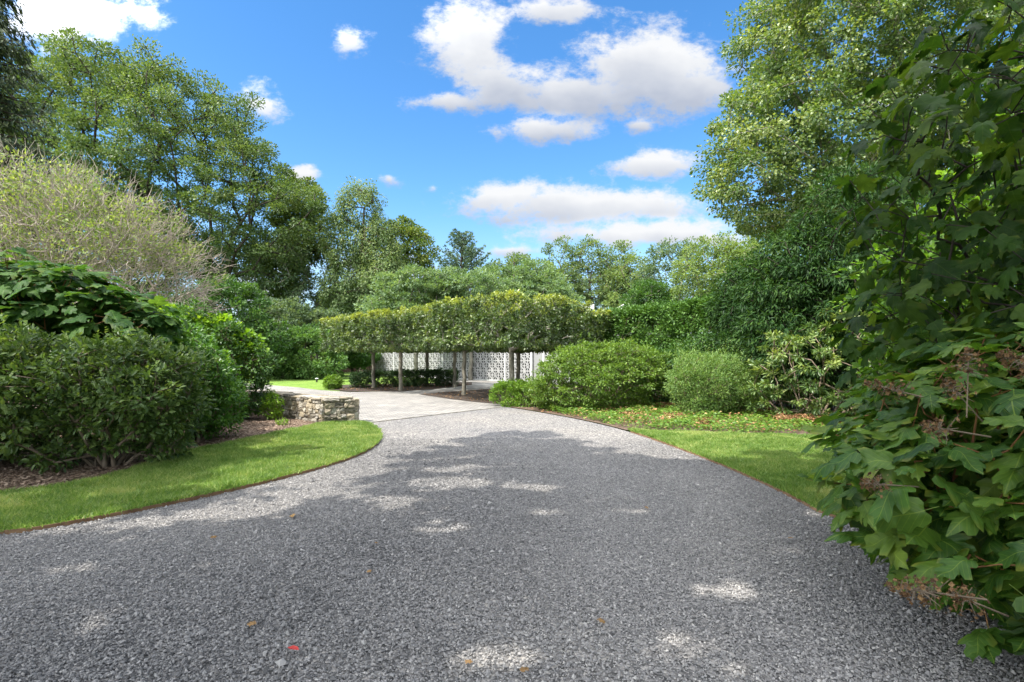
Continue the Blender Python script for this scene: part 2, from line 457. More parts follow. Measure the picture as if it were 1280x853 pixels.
def T_ellipse(w=0.22, fold=0.05, droop=.12):
    xs = [0, .3, .68, 1.0]
    V = [(x, 0, -droop * x * x) for x in xs]
    V += [(.22, w * .8, fold - droop * .05), (.62, w, fold - droop * .35), (.22, -w * .8, fold - droop * .05), (.62, -w, fold - droop * .35)]
    F_ = [(0, 1, 4), (1, 5, 4), (1, 2, 5), (2, 3, 5), (0, 6, 1), (1, 6, 7), (1, 7, 2), (2, 7, 3)]
    return np.array(V, float), np.array(F_), None

def T_oak(droop=.22, wob=0.0, rng=None, fold=.10):
    # lobed oak-like blade: outline stations (x of edge, half width), x of the midrib point
    st = [(-.02, .015, -.02), (-.07, .12, .03), (-.02, .26, .10), (.12, .335, .17), (.20, .25, .24), (.26, .29, .31), (.44, .45, .38), (.60, .42, .45),
          (.54, .25, .52), (.60, .22, .59), (.76, .29, .66), (.86, .22, .74), (.83, .13, .82), (.92, .06, .91), (1.02, .006, 1.0)]
    if rng is not None:
        st = [(ex + rng.uniform(-.018, .018), w * rng.uniform(.88, 1.12), mx) for ex, w, mx in st]
    V = []
    def Z(x, y):
        return -droop * x * x + fold * abs(y) - .55 * y * y + .035 * math.sin(8 * x + 4 * y + wob) + .03 * math.sin(19 * y + 9 * x + wob)
    n = len(st)
    for ex, w, mx in st: V.append((mx, 0, Z(mx, 0)))
    for s in (1, -1):
        for ex, w, mx in st:
            x, y = mx * .45 + ex * .55, s * w * .55; V.append((x, y, Z(x, y)))
        for ex, w, mx in st: V.append((ex, s * w, Z(ex, w * s) - .03 * w))
    F_ = []
    for k, s in ((0, 1), (1, -1)):
        a, b = n + k * 2 * n, 2 * n + k * 2 * n
        for i in range(n - 1):
            q1 = (i, i + 1, a + i + 1, a + i); q2 = (a + i, a + i + 1, b + i + 1, b + i)
            if s < 0: q1 = q1[::-1]; q2 = q2[::-1]
            F_ += [q1, q2]
    # petiole
    m = len(V)
    V += [(-.28, .006, -.03), (-.28, -.006, -.03), (0, -.006, .0), (0, .006, .0)]
    F_.append((m, m + 1, m + 2, m + 3))
    V = np.array(V, float)
    return V, np.array(F_), V[:, :2].copy()

def scatter(T, P, D, Nn, S, tone):
    TV, TF, UV = T
    D = unit(D)
    Nn = unit(Nn - (Nn * D).sum(1, keepdims=True) * D)
    B = np.cross(Nn, D)
    n, k = len(P), len(TV)
    S = np.asarray(S).reshape(-1, 1, 1)
    V = P[:, None, :] + S * (TV[None, :, 0:1] * D[:, None, :] + TV[None, :, 1:2] * B[:, None, :] + TV[None, :, 2:3] * Nn[:, None, :])
    Fc = (TF[None] + (np.arange(n) * k)[:, None, None]).reshape(-1, TF.shape[1])
    at = {'tone': np.repeat(tone, k)}
    if UV is not None: at['luv'] = np.tile(UV, (n, 1))
    return V.reshape(-1, 3), Fc, at

def leaves_obj(name, T, P, D, Nn, S, tone, mat, parent, smooth=False):
    if isinstance(T, list):      # several templates mixed
        Vs, Fs, A, off = [], [], {}, 0
        for j, t in enumerate(T):
            s = slice(j, None, len(T))
            V, Fc, at = scatter(t, P[s], D[s], Nn[s], S[s], tone[s])
            Vs.append(V); Fs.append(Fc + off); off += len(V)
            for k, v in at.items(): A.setdefault(k, []).append(v)
        return mesh_obj(name, np.concatenate(Vs), [np.concatenate(Fs)], mat, parent, {k: np.concatenate(v) for k, v in A.items()}, smooth)
    V, Fc, at = scatter(T, P, D, Nn, S, tone)
    return mesh_obj(name, V, Fc, mat, parent, at, smooth)

# ------------------------------------------------------------------ branch skeletons
def grow(rng, base, pts, trunk_top=None, r_trunk=.2, r_tip=.008, wander=.12, lam=.55, trunk_n=6, trunk_lean=None, p=2.3, max_edge=1.2):
    """nodes joined to the nearest node that keeps the way to the root short; radii by the pipe model"""
    base = np.array(base, float)
    nodes = [base]; par = [-1]; plen = [0.0]
    if trunk_top is not None:
        tt = np.array(trunk_top, float)
        Ln = np.linalg.norm(tt - base)
        for i in range(1, trunk_n + 1):
            q = base + (tt - base) * i / trunk_n
            if i < trunk_n: q = q + rng.normal(0, .012 * Ln, 3) * (1, 1, .2)
            nodes.append(q); par.append(len(nodes) - 2); plen.append(plen[-1] + np.linalg.norm(q - nodes[-2]))
    start = 1 if trunk_top is not None else 0
    pts = np.asarray(pts)
    order = np.argsort(np.linalg.norm(pts - nodes[-1], axis=1))
    cap = len(pts) * 8 + 50
    A = np.zeros((cap, 3)); A[:len(nodes)] = nodes
    PL = np.zeros(cap); PL[:len(nodes)] = plen
    n = len(nodes)
    tipflag = []
    for i in order:
        q = pts[i]
        lo = max(0, min(start * (trunk_n // 2), n - 1)) if trunk_top is not None else 0
        d = np.linalg.norm(A[lo:n] - q, axis=1)
        j = lo + int(np.argmin(d + lam * PL[lo:n] * 0.5))
        dd = d[j - lo]
        m = max(1, min(6, int(dd / max_edge) + 1))
        prev = j
        for k in range(1, m + 1):
            t = k / m
            x = A[j] + (q - A[j]) * t
            if k < m:
                x = x + rng.normal(0, wander * dd / m, 3) + np.array((0, 0, .10 * dd * math.sin(math.pi * t)))
            if n >= cap: break
            A[n] = x; PL[n] = PL[prev] + np.linalg.norm(x - A[prev]); par.append(prev); prev = n; n += 1
    A = A[:n]; par = np.array(par)
    rad = np.zeros(n)
    acc = np.zeros(n)
    for i in range(n - 1, 0, -1):
        rad[i] = max(r_tip, acc[i] ** (1 / p)) if acc[i] > 0 else r_tip
        acc[par[i]] += rad[i] ** p
    rad[0] = acc[0] ** (1 / p)
    sc = r_trunk / rad[0]
    rad = np.maximum(rad * (sc if sc < 1 else 1 + (sc - 1) * np.clip((rad / rad[0]), 0, 1) ** .5), r_tip * .7)
    return A, par, rad

def tubes(A, par, rad, k=5, flare=None):
    idx = np.arange(1, len(A))
    a, b = A[par[idx]], A[idx]
    ra, rb = rad[par[idx]].copy(), rad[idx]
    ra = np.minimum(ra, rb * 1.6 + .002)
    if flare: 
        g = par[idx] == 0
        ra[g] *= flare
    d = unit(b - a)
    ref = np.where(np.abs(d[:, 2:3]) > .9, np.array([[1., 0, 0]]), np.array([[0, 0, 1.]]))
    u = unit(np.cross(d, ref)); v = np.cross(d, u)
    th = np.arange(k) * 2 * math.pi / k
    ring = np.cos(th)[None, :, None] * u[:, None, :] + np.sin(th)[None, :, None] * v[:, None, :]
    V = np.concatenate([a[:, None] + ring * ra[:, None, None], b[:, None] + ring * rb[:, None, None]], 1)
    n = len(idx)
    q = np.array([(i, (i + 1) % k, k + (i + 1) % k, k + i) for i in range(k)])
    Fc = (q[None] + (np.arange(n) * 2 * k)[:, None, None]).reshape(-1, 4)
    return V.reshape(-1, 3), Fc

# ------------------------------------------------------------------ crowns
def in_ell(P, E):
    m = np.zeros(len(P), bool)
    for c in E:
        c = np.array(c); m |= (((P - c[:3]) / c[3:6]) ** 2).sum(1) < 1
    return m

def crown_points(rng, E, n, shell=.55, flat=0.0, zmin=None):
    """points in the union of ellipsoids E, denser to the outside, spaced"""
    E = [np.array(e, float) for e in E]
    vol = np.array([e[3] * e[4] * e[5] for e in E]); vol = vol ** .8; vol /= vol.sum()
    out = []
    for e, f in zip(E, vol):
        m = int(n * f * 3) + 12
        d = unit(rng.normal(0, 1, (m, 3)))
        r = rng.uniform(shell ** 3, 1, m) ** (1 / 3)
        if flat: d[:, 2] = np.where(d[:, 2] < 0, d[:, 2] * flat, d[:, 2])
        out.append(e[:3] + d * r[:, None] * e[3:6])
    P = np.concatenate(out)
    # drop the points buried deep in another ellipsoid
    keep = np.ones(len(P), bool)
    for e in E:
        keep &= (((P - e[:3]) / e[3:6]) ** 2).sum(1) > shell * .75
    P = P[keep]
    if zmin is not None: P = P[P[:, 2] > zmin]
    rng.shuffle(P)
    if len(P) <= n: return P
    # spacing: greedy thinning
    sp = (sum(e[3] * e[4] * e[5] for e in E) * 4.19 / n) ** (1 / 3) * .62
    kept = []
    K = np.zeros((n, 3)); c = 0
    for q in P:
        if c >= n: break
        if c == 0 or np.min(((K[:c] - q) ** 2).sum(1)) > sp * sp:
            K[c] = q; c += 1
    return K[:c]

def centre_of(E):
    E = np.array(E, float); w = E[:, 3] * E[:, 4] * E[:, 5]
    return (E[:, :3] * w[:, None]).sum(0) / w.sum()

def out_dir(P, E):
    """outward direction at P of the ellipsoid that P belongs to most"""
    best = np.full(len(P), 1e9); D = np.zeros_like(P)
    for e in E:
        e = np.array(e, float)
        q = (P - e[:3]) / e[3:6]; r = (q ** 2).sum(1)
        m = r < best
        best[m] = r[m]; D[m] = (q / e[3:6])[m]
    return unit(D)

def foliage(rng, centers, E, per, clump, size, flat=.6, up=.6, outw=.7, rnd=.6, droop=0.0, tone_lump=.35):
    """leaf positions, long axes, normals, sizes, tones round the twig centres"""
    n = len(centers)
    cnt = np.maximum(1, (per * rng.uniform(.6, 1.4, n)).astype(int))
    idx = np.repeat(np.arange(n), cnt)
    off = rng.normal(0, 1, (len(idx), 3)); 
    off = unit(off) * (rng.uniform(0, 1, (len(idx), 1)) ** .45) * clump * np.array((1, 1, flat))
    od = out_dir(centers, E)[idx]
    P = centers[idx] + off * rng.uniform(.7, 1.3, n)[idx][:, None]
    od2 = unit(off * np.array((1, 1, 1 / max(flat, .2)))+1e-6)
    Nn = unit(np.array((0, 0, 1.)) * up + od * outw * .5 + od2 * outw * .6 + rng.normal(0, rnd, P.shape) * .6)
    D = unit(od2 * .8 + od * .5 + rng.normal(0, .5, P.shape) - np.array((0, 0, droop)))
    S = size * rng.uniform(.65, 1.25, len(P))
    tl = rng.uniform(0, 1, n)[idx]
    tone = np.clip(tl * tone_lump + rng.uniform(0, 1, len(P)) * (1 - tone_lump), 0, 1)
    return P, D, Nn, S, tone

def plant(name, label, cat, base, E, n_clump, per, clump, size, leafmat, barkmat='bark', seed=1, T=None, trunk_top=None, r_trunk=.2,
          group=None, shell=.55, up=.6, outw=.7, rnd=.6, flat=.6, droop=0.0, r_tip=.01, lam=.55, sides=5, names=('trunk', 'crown'),
          zmin=None, flare=1.3, wander=.12, extra_twigs=0, max_edge=1.2, crown_flat=0.0, gaps=0.0, tone_lump=.35, carve=None, shoots=None, stems=1, lumps=None):
    rng = np.random.default_rng(seed)
    if lumps:        # small mounds that break the outline
        m, rr = lumps[:2]; E = list(E); S0_ = crown_points(rng, E, m * 2, .93)
        for q in S0_[:m]:
            if q[2] > .3 and (len(lumps) < 3 or q[2] < lumps[2]):
                r_ = rr * rng.uniform(.7, 1.3); E.append((q[0], q[1], q[2], r_, r_, r_ * .9))
    C = crown_points(rng, E, n_clump, shell, crown_flat, zmin)
    if carve: C = C[carve(C, rng)]
    if gaps:
        f = np.sin(C[:, 0] * 1.9 + seed) * np.sin(C[:, 1] * 1.7 + 2 * seed) * np.sin(C[:, 2] * 2.1 + seed * .7)
        C = C[f > -1 + gaps]
    root = empty(name, (base[0], base[1], base[2] if len(base) > 2 else 0), label, cat, group)
    base3 = (base[0], base[1], base[2] if len(base) > 2 else 0)
    if stems > 1:
        ang = np.arange(stems) * 2 * math.pi / stems + rng.uniform(-.3, .3, stems)
        b3 = np.array(base3)[None] + np.c_[np.cos(ang), np.sin(ang) * .7, np.zeros(stems)] * rng.uniform(.05, .24, stems)[:, None]
        rel = C[:, :2] - np.array(base3[:2]); ca = np.arctan2(rel[:, 1], rel[:, 0])
        own = np.argmin(np.abs((ca[:, None] - ang[None] + rng.normal(0, .5, (len(C), 1)) + math.pi) % (2 * math.pi) - math.pi), 1)
        Vs, Fs, off = [], [], 0
        for q in range(stems):
            cc = C[own == q]
            if len(cc) < 2: continue
            A, par, rad = grow(rng, b3[q], cc, None, r_trunk * rng.uniform(.35, .6), r_tip, wander * 1.3, lam, max_edge=max_edge)
            v_, f_ = tubes(A, par, rad, sides, 1.1); Vs.append(v_); Fs.append(f_ + off); off += len(v_)
        V, Fc = np.concatenate(Vs), np.concatenate(Fs)
    else:
        A, par, rad = grow(rng, base3, C, trunk_top, r_trunk, r_tip, wander, lam, max_edge=max_edge)
        V, Fc = tubes(A, par, rad, sides, flare)
    mesh_obj(names[0], V, Fc, M[barkmat], root, smooth=True)
    P, D, Nn, S, tone = foliage(rng, C, E, per, clump, size, flat, up, outw, rnd, droop, tone_lump)
    if zmin is not None:
        k = P[:, 2] > zmin * .5
        P, D, Nn, S, tone = P[k], D[k], Nn[k], S[k], tone[k]
    if shoots:      # straight young shoots that stand out of the outline
        ns, ln, lean = shoots
        od = out_dir(C, E); ok = np.where(od[:, 2] > -.15)[0]
        pick = rng.choice(ok, ns); k = 9
        ax = unit(od[pick] * .8 + np.array((0, 0, lean)) + rng.normal(0, .28, (ns, 3)))
        L_ = ln * rng.uniform(.5, 1.5, ns)
        t = np.tile(np.arange(k) / (k - 1), ns); a3 = np.repeat(ax, k, 0)
        b3 = np.repeat(C[pick] + rng.normal(0, clump * .5, (ns, 3)), k, 0)
        p = b3 + a3 * (t * np.repeat(L_, k))[:, None] - np.array((0, 0, 1.)) * (t ** 2 * np.repeat(L_, k) * .25 * (lean < .3))[:, None]
        sd = unit(np.cross(a3, rng.normal(0, 1, a3.shape)))
        P = np.concatenate([P, p]); D = np.concatenate([D, unit(sd + a3 * .8)])
        Nn = np.concatenate([Nn, unit(a3 + rng.normal(0, .35, a3.shape))])
        S = np.concatenate([S, size * np.interp(t, [0, .7, 1], [1.0, .9, .55]) * rng.uniform(.8, 1.1, len(t))])
        tone = np.concatenate([tone, np.clip(.45 + .35 * t + rng.normal(0, .12, len(t)), 0, 1)])
    leaves_obj(names[1], T or T_diamond(), P, D, Nn, S, tone, LM[leafmat], root)
    return root

# ------------------------------------------------------------------ the ground
def poly_in(P, poly):
    x, y = P[:, 0], P[:, 1]; inside = np.zeros(len(P), bool)
    n = len(poly)
    for i in range(n):
        x1, y1 = poly[i]; x2, y2 = poly[(i + 1) % n]
        c = ((y1 > y) != (y2 > y)) & (x < (x2 - x1) * (y - y1) / (y2 - y1 + 1e-12) + x1)
        inside ^= c
    return inside

def smooth_line(pts, it=3):
    pts = [tuple(p) for p in pts]
    for _ in range(it):
        q = [pts[0]]
        for a, b in zip(pts, pts[1:]):
            q += [(a[0] * .75 + b[0] * .25, a[1] * .75 + b[1] * .25), (a[0] * .25 + b[0] * .75, a[1] * .25 + b[1] * .75)]
        q.append(pts[-1]); pts = q
    return pts

def sheet(name, poly, z, mat, kind='structure', label=None, bumps=0.0, skirt=0.0):
    bm = bmesh.new()
    vs = [bm.verts.new((p[0], p[1], z)) for p in poly]
    f = bm.faces.new(vs)
    if f.normal.z < 0: f.normal_flip()
    bm.normal_update()
    if f.normal.z < 0: f.normal_flip()
    bmesh.ops.triangulate(bm, faces=[f])
    if skirt:
        be = [e for e in bm.edges if e.is_boundary]
        r = bmesh.ops.extrude_edge_only(bm, edges=be)
        for v in r['geom']:
            if isinstance(v, bmesh.types.BMVert): v.co.z -= skirt
    me = bpy.data.meshes.new(name); bm.to_mesh(me); bm.free()
    me.materials.append(mat)
    o = bpy.data.objects.new(name, me); COL.objects.link(o)
    o['kind'] = kind
    if label: o['label'] = label
    return o

def ground_mat(name, stops, scale, bump=.02, bscale=30, big=None, rough=.9):
    m, nt, out = new_mat(name)
    p = nt.nodes.new('ShaderNodeBsdfPrincipled'); p.inputs['Roughness'].default_value = rough; p.inputs['Specular IOR Level'].default_value = .2
    n = noise_node(nt, scale, 8, .65)
    col = ramp(nt, stops, n.outputs[0])
    if big:
        nb = noise_node(nt, big[0], 4)
        mm = nt.nodes.new('ShaderNodeMix'); mm.data_type = 'RGBA'; mm.blend_type = 'MULTIPLY'; mm.inputs['Factor'].default_value = 1
        nt.links.new(col, mm.inputs['A']); nt.links.new(ramp(nt, [(.35, big[1]), (.65, big[2])], nb.outputs[0]), mm.inputs['B'])
        col = mm.outputs['Result']
    nt.links.new(col, p.inputs['Base Color'])
    b = nt.nodes.new('ShaderNodeBump'); b.inputs['Distance'].default_value = bump
    nn = noise_node(nt, bscale, 6, .7)
    nt.links.new(nn.outputs[0], b.inputs['Height']); nt.links.new(b.outputs[0], p.inputs['Normal'])
    nt.links.new(p.outputs[0], out.inputs[0])
    return m

def gravel_mat():
    m, nt, out = new_mat('gravel')
    L = nt.links
    tc = nt.nodes.new('ShaderNodeTexCoord')
    p = nt.nodes.new('ShaderNodeBsdfPrincipled'); p.inputs['Roughness'].default_value = .85; p.inputs['Specular IOR Level'].default_value = .2
    vo = nt.nodes.new('ShaderNodeTexVoronoi'); vo.inputs['Scale'].default_value = 46
    L.new(tc.outputs['Object'], vo.inputs['Vector'])
    sp = nt.nodes.new('ShaderNodeSeparateColor'); L.new(vo.outputs['Color'], sp.inputs[0])
    col = ramp(nt, [(0, (.07, .069, .068)), (.3, (.13, .127, .124)), (.65, (.205, .198, .19)), (.9, (.29, .278, .262)), (1, (.40, .38, .35))], sp.outputs[0])
    nb = noise_node(nt, .55, 5)
    mm = nt.nodes.new('ShaderNodeMix'); mm.data_type = 'RGBA'; mm.blend_type = 'MULTIPLY'; mm.inputs['Factor'].default_value = 1
    L.new(col, mm.inputs['A']); L.new(ramp(nt, [(.35, (.86, .86, .88)), (.65, (1.1, 1.07, 1.03))], nb.outputs[0]), mm.inputs['B'])
    L.new(mm.outputs['Result'], p.inputs['Base Color'])
    b = nt.nodes.new('ShaderNodeBump'); b.inputs['Distance'].default_value = .012; b.invert = True
    L.new(vo.outputs['Distance'], b.inputs['Height']); L.new(b.outputs[0], p.inputs['Normal'])
    L.new(p.outputs[0], out.inputs[0])
    return m

def paver_mat():
    m, nt, out = new_mat('granite_paver')
    L = nt.links
    tc = nt.nodes.new('ShaderNodeTexCoord')
    mp = nt.nodes.new('ShaderNodeMapping'); mp.inputs['Rotation'].default_value = (0, 0, R(-38)); L.new(tc.outputs['Object'], mp.inputs[0])
    p = nt.nodes.new('ShaderNodeBsdfPrincipled'); p.inputs['Roughness'].default_value = .85; p.inputs['Specular IOR Level'].default_value = .2
    br = nt.nodes.new('ShaderNodeTexBrick')
    br.inputs['Color1'].default_value = (.22, .21, .198, 1); br.inputs['Color2'].default_value = (.32, .305, .285, 1)
    br.inputs['Mortar'].default_value = (.12, .112, .10, 1); br.inputs['Scale'].default_value = 1.0
    br.inputs['Mortar Size'].default_value = .012; br.inputs['Brick Width'].default_value = .23; br.inputs['Row Height'].default_value = .115
    L.new(mp.outputs[0], br.inputs['Vector'])
    nb = noise_node(nt, 1.1, 6)
    mm = nt.nodes.new('ShaderNodeMix'); mm.data_type = 'RGBA'; mm.blend_type = 'MULTIPLY'; mm.inputs['Factor'].default_value = 1
    L.new(br.outputs[0], mm.inputs['A']); L.new(ramp(nt, [(.35, (.82, .82, .82)), (.65, (1.1, 1.09, 1.06))], nb.outputs[0]), mm.inputs['B'])
    L.new(mm.outputs['Result'], p.inputs['Base Color'])
    b = nt.nodes.new('ShaderNodeBump'); b.inputs['Distance'].default_value = .01; b.invert = True
    L.new(br.outputs['Fac'], b.inputs['Height']); L.new(b.outputs[0], p.inputs['Normal'])
    L.new(p.outputs[0], out.inputs[0])
    return m

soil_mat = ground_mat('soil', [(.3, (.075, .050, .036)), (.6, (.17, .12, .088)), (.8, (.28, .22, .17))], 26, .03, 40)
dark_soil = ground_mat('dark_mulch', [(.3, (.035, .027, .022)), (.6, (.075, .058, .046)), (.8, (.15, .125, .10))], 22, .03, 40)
lawn_mat = ground_mat('lawn_turf', [(.3, (.085, .15, .026)), (.55, (.16, .25, .045)), (.8, (.30, .34, .11))], 40, .03, 90,
                      big=(.7, (.8, .9, .8), (1.15, 1.1, 1.05)))

# left edge of the gravel, from the near left corner round to the stone wall
left_edge = smooth_line([(-9.5, 3.35), (-6.2, 3.95), G(0, 672), G(100, 655), G(200, 635), G(300, 613), G(400, 588), G(455, 569), G(478, 552), G(474, 538), G(455, 529), (-3.60, 11.55)], 3)
right_edge = smooth_line([(4.6, 0.5), (3.9, 3.2), G(1030, 648), G(1000, 627), G(920, 590), G(850, 562), G(785, 539), G(740, 528), G(700, 520), G(660, 513), G(626, 508)], 3)

ground = mesh_obj('ground', [(-300, -120, -.03), (300, -120, -.03), (300, 400, -.03), (-300, 400, -.03)], np.array([(0, 1, 2, 3)]), lawn_mat)
ground['kind'] = 'structure'
drive_poly = [(-9.5, -12)] + left_edge + [G(462, 529), G(625, 509.5)] + right_edge[::-1] + [(4.6, -12)]
sheet('driveway', drive_poly, 0.0, gravel_mat())
court_near = [G(462, 529), G(625, 509.5)]
court_poly = [(-3.60, 11.75), court_near[0], court_near[1], G(690, 506), G(712, 490), (2.1, 29.3), (.95, 30.4), (-4.9, 36.3), (-4.6, 31.0), G(512, 489), G(440, 490.5), G(400, 488), G(372, 484.5), G(340, 482),
              (-26, 38), (-30, 30), (-14, 17), (-8.0, 14.6), (-6.2, 13.0), (-4.4, 11.9)]
sheet('paved_court', court_poly, .008, paver_mat())
path_poly = [G(512, 490.8), G(545, 488.5), G(610, 484.8), G(664, 482.5), G(700, 481), G(700, 479), G(590, 480), G(560, 484), G(520, 488.5), G(500, 489.5)]
sheet('garden_path', path_poly, .012, simple_mat('pale_stone', (.24, .232, .22), (.33, .32, .30), 3, .85))

# lawns
lawn_left_in = smooth_line([G(440, 530), G(403, 530), G(390, 534), G(330, 547), G(262, 561), G(199, 576), G(150, 595), G(94, 609), G(0, 621), (-6.6, 4.9), (-9.5, 4.2)], 2)
LAWN_L = left_edge + lawn_left_in
sheet('lawn', LAWN_L, .035, lawn_mat)
right_back = [G(785, 539), G(830, 541.5), G(900, 544), G(980, 546), G(1060, 549), (7.6, 9.6), (9.0, 6.0), (9.0, 0.5)]
re2 = [p for p in right_edge if p[1] < G(785, 539)[1] - .01]
LAWN_R = re2 + right_back
sheet('lawn', LAWN_R, .035, lawn_mat)
bed_left = [(-9.5, 4.2), (-6.6, 4.9)] + lawn_left_in[::-1][2:] + [(-3.6, 11.5), (-4.2, 11.5), (-6.2, 13.0), (-8.0, 14.6), (-14, 17), (-24, 22), (-24, 5)]
sheet('planting_bed', bed_left, .02, soil_mat)
bed_right = [G(626, 508)] + [p for p in right_edge[::-1] if p[1] > G(785, 539)[1]] + [G(785, 539), G(830, 541.5), G(900, 544), G(980, 546), G(1060, 549), (7.6, 9.6), (9.0, 6.0), (30, 6), (30, 26), (8, 27), (2.4, 25), (.4, 21)]
sheet('planting_bed', bed_right, .02, soil_mat)
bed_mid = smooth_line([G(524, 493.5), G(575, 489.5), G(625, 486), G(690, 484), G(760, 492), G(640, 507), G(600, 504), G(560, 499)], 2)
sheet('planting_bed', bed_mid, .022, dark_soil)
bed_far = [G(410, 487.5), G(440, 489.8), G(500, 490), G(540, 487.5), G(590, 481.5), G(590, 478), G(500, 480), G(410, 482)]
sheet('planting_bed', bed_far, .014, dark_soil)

def ribbon(name, line, w, z0, z1, mat, label, cat):
    P = np.array(line); t = unit(np.gradient(P, axis=0)); nrm = np.stack([-t[:, 1], t[:, 0]], 1)
    a, b = P + nrm * w / 2, P - nrm * w / 2
    n = len(P)
    V = np.concatenate([np.c_[a, np.full(n, z0)], np.c_[a, np.full(n, z1)], np.c_[b, np.full(n, z1)], np.c_[b, np.full(n, z0)]])
    Fc = [(k * n + i, k * n + i + 1, (k + 1) * n + i + 1, (k + 1) * n + i) for k in range(3) for i in range(n - 1)]
    Fc += [(0, n, 2 * n, 3 * n), (n - 1, 4 * n - 1, 3 * n - 1, 2 * n - 1)]
    o = mesh_obj(name, V, np.array(Fc), mat)
    return tag(o, label, cat)
ribbon('lawn_edging', left_edge[:-6], .008, -.02, .040, M['edging'], 'rusty brown edging strip curving between the left lawn and the gravel', 'lawn edging')
ribbon('lawn_edging', re2, .010, -.02, .034, M['edging'], 'thin rusty edging strip between the right lawn and the gravel', 'lawn edging')
ribbon('lawn_edging', [G(462, 529), G(500, 524.3), G(545, 519.0), G(590, 513.6), G(625, 509.6)], .014, -.01, .014, M['bark_grey'], 'thin threshold strip between the gravel and the paved court', 'edging strip')

# gravel stones and fallen leaves
def view_mask(P, m=0.6):
    return (np.abs(P[:, 0]) < P[:, 1] * 1.02 + m)

def gravel():
    rng = np.random.default_rng(3)
    Vs = []
    oc = np.array([(1, 0, 0), (0, 1, 0), (-1, 0, 0), (0, -1, 0), (0, 0, 1), (0, 0, -1)], float)
    fc = np.array([(0, 1, 4), (1, 2, 4), (2, 3, 4), (3, 0, 4), (1, 0, 5), (2, 1, 5), (3, 2, 5), (0, 3, 5)])
    n = 1350000
    P = np.c_[rng.uniform(-8.5, 8.5, n), rng.uniform(1.2, 9.5, n)]
    dens = np.interp(P[:, 1], [1.7, 5.0, 7.5, 9.5], [1.0, 1.0, .55, .05])
    k = view_mask(P, 2.6) & (rng.uniform(0, 1, n) < dens) & poly_in(P, drive_poly)
    P = P[k]; n = len(P)
    s = rng.lognormal(math.log(.0051), .36, n) * (1 - .12 * np.sin(P[:, 0] * 1.3 + .8 * np.sin(P[:, 1] * .9)))
    V = oc[None] * rng.uniform(.65, 1.25, (n, 6, 1)) + rng.normal(0, .16, (n, 6, 3))
    V = V * (s[:, None, None] * np.stack([rng.uniform(.8, 1.4, n), rng.uniform(.8, 1.2, n), rng.uniform(.5, .9, n)], 1)[:, None, :])
    # tumble
    a = rng.uniform(0, 2 * math.pi, n); b = rng.normal(0, .5, n)
    ca, sa, cb, sb = np.cos(a)[:, None], np.sin(a)[:, None], np.cos(b)[:, None], np.sin(b)[:, None]
    x, y, z = V[..., 0], V[..., 1], V[..., 2]
    x, z = x * cb - z * sb, x * sb + z * cb
    x, y = x * ca - y * sa, x * sa + y * ca
    V = np.stack([x + P[:, 0:1], y + P[:, 1:2], z + (.003 + s * rng.uniform(0, .9, n))[:, None]], -1)
    F_ = (fc[None] + (np.arange(n) * 6)[:, None, None]).reshape(-1, 3)
    broad = .10 * np.sin(P[:, 0] * 1.3 + .8 * np.sin(P[:, 1] * .9)) + .05 * np.sin(P[:, 0] * 4.1 + P[:, 1] * 2.3) * np.sin(P[:, 1] * 3.1 - P[:, 0])
    tone = np.clip(rng.beta(2.2, 2.6, n) + broad, 0, 1)
    o = mesh_obj('gravel', V.reshape(-1, 3), F_, M['gravel_stone'], attrs={'tone': np.repeat(tone, 6)})
    tag(o, 'loose grey crushed stone covering the near driveway', None, None, 'stuff')
gravel()

def blades(name, poly, n, h, box, mat, seed, z=.035, label=''):
    rng = np.random.default_rng(seed)
    P = np.c_[rng.uniform(box[0], box[1], n), rng.uniform(box[2], box[3], n)]
    k = poly_in(P, poly) & view_mask(P)
    P = P[k]; n = len(P)
    P = P + rng.normal(0, .012, P.shape)
    a = rng.uniform(0, 2 * math.pi, n)
    hh = h * rng.uniform(.6, 1.3, n)
    wd = np.c_[np.cos(a), np.sin(a)] * (.0022 + .0006 * P[:, 1:2])
    hh = hh * (1 + .28 * np.sin(P[:, 0] * 7 + 2 * np.sin(P[:, 1] * 5)) * np.sin(P[:, 1] * 8 + 1.5 * np.sin(P[:, 0] * 4)))
    ln = rng.normal(0, .75, (n, 2)) * hh[:, None]
    b0 = np.c_[P - wd, np.full(n, z - .004)]; b1 = np.c_[P + wd, np.full(n, z - .004)]
    t = np.c_[P + ln, z + hh]
    V = np.stack([b0, b1, t], 1)
    tn = rng.beta(1.3, 1.7, n) + .14 * np.sin(P[:, 0] * 2.1 + np.sin(P[:, 1] * 1.3)) * np.sin(P[:, 1] * 2.7 + 1) 
    for _ in range(14):      # dry spots
        c = P[rng.integers(0, n)]; tn += .45 * np.exp(-((P - c) ** 2).sum(1) / (2 * rng.uniform(.05, .16) ** 2))
    tone = np.repeat(np.clip(tn, 0, 1), 3)
    o = mesh_obj(name, V.reshape(-1, 3), np.arange(n * 3).reshape(-1, 3), mat, attrs={'tone': tone})
    tag(o, label, None, None, 'stuff')
blades('grass', LAWN_L, 480000, .046, (-9, -2.2, 3.2, 12), M['grass_blade'], 11, label='mown green grass of the left lawn')
blades('grass', LAWN_R, 480000, .044, (1.0, 9, 3.0, 10.6), M['grass_blade'], 12, label='mown green grass of the right lawn')

def far_lawn():
    poly = [G(340, 482), G(372, 484.5), G(400, 488), G(425, 489.5), G(425, 478), G(470, 472), G(470, 463), (-40, 70), (-60, 60), (-40, 38)]
    sheet('lawn', poly, .0, M['grass_far'] if False else lawn_mat)
far_lawn()

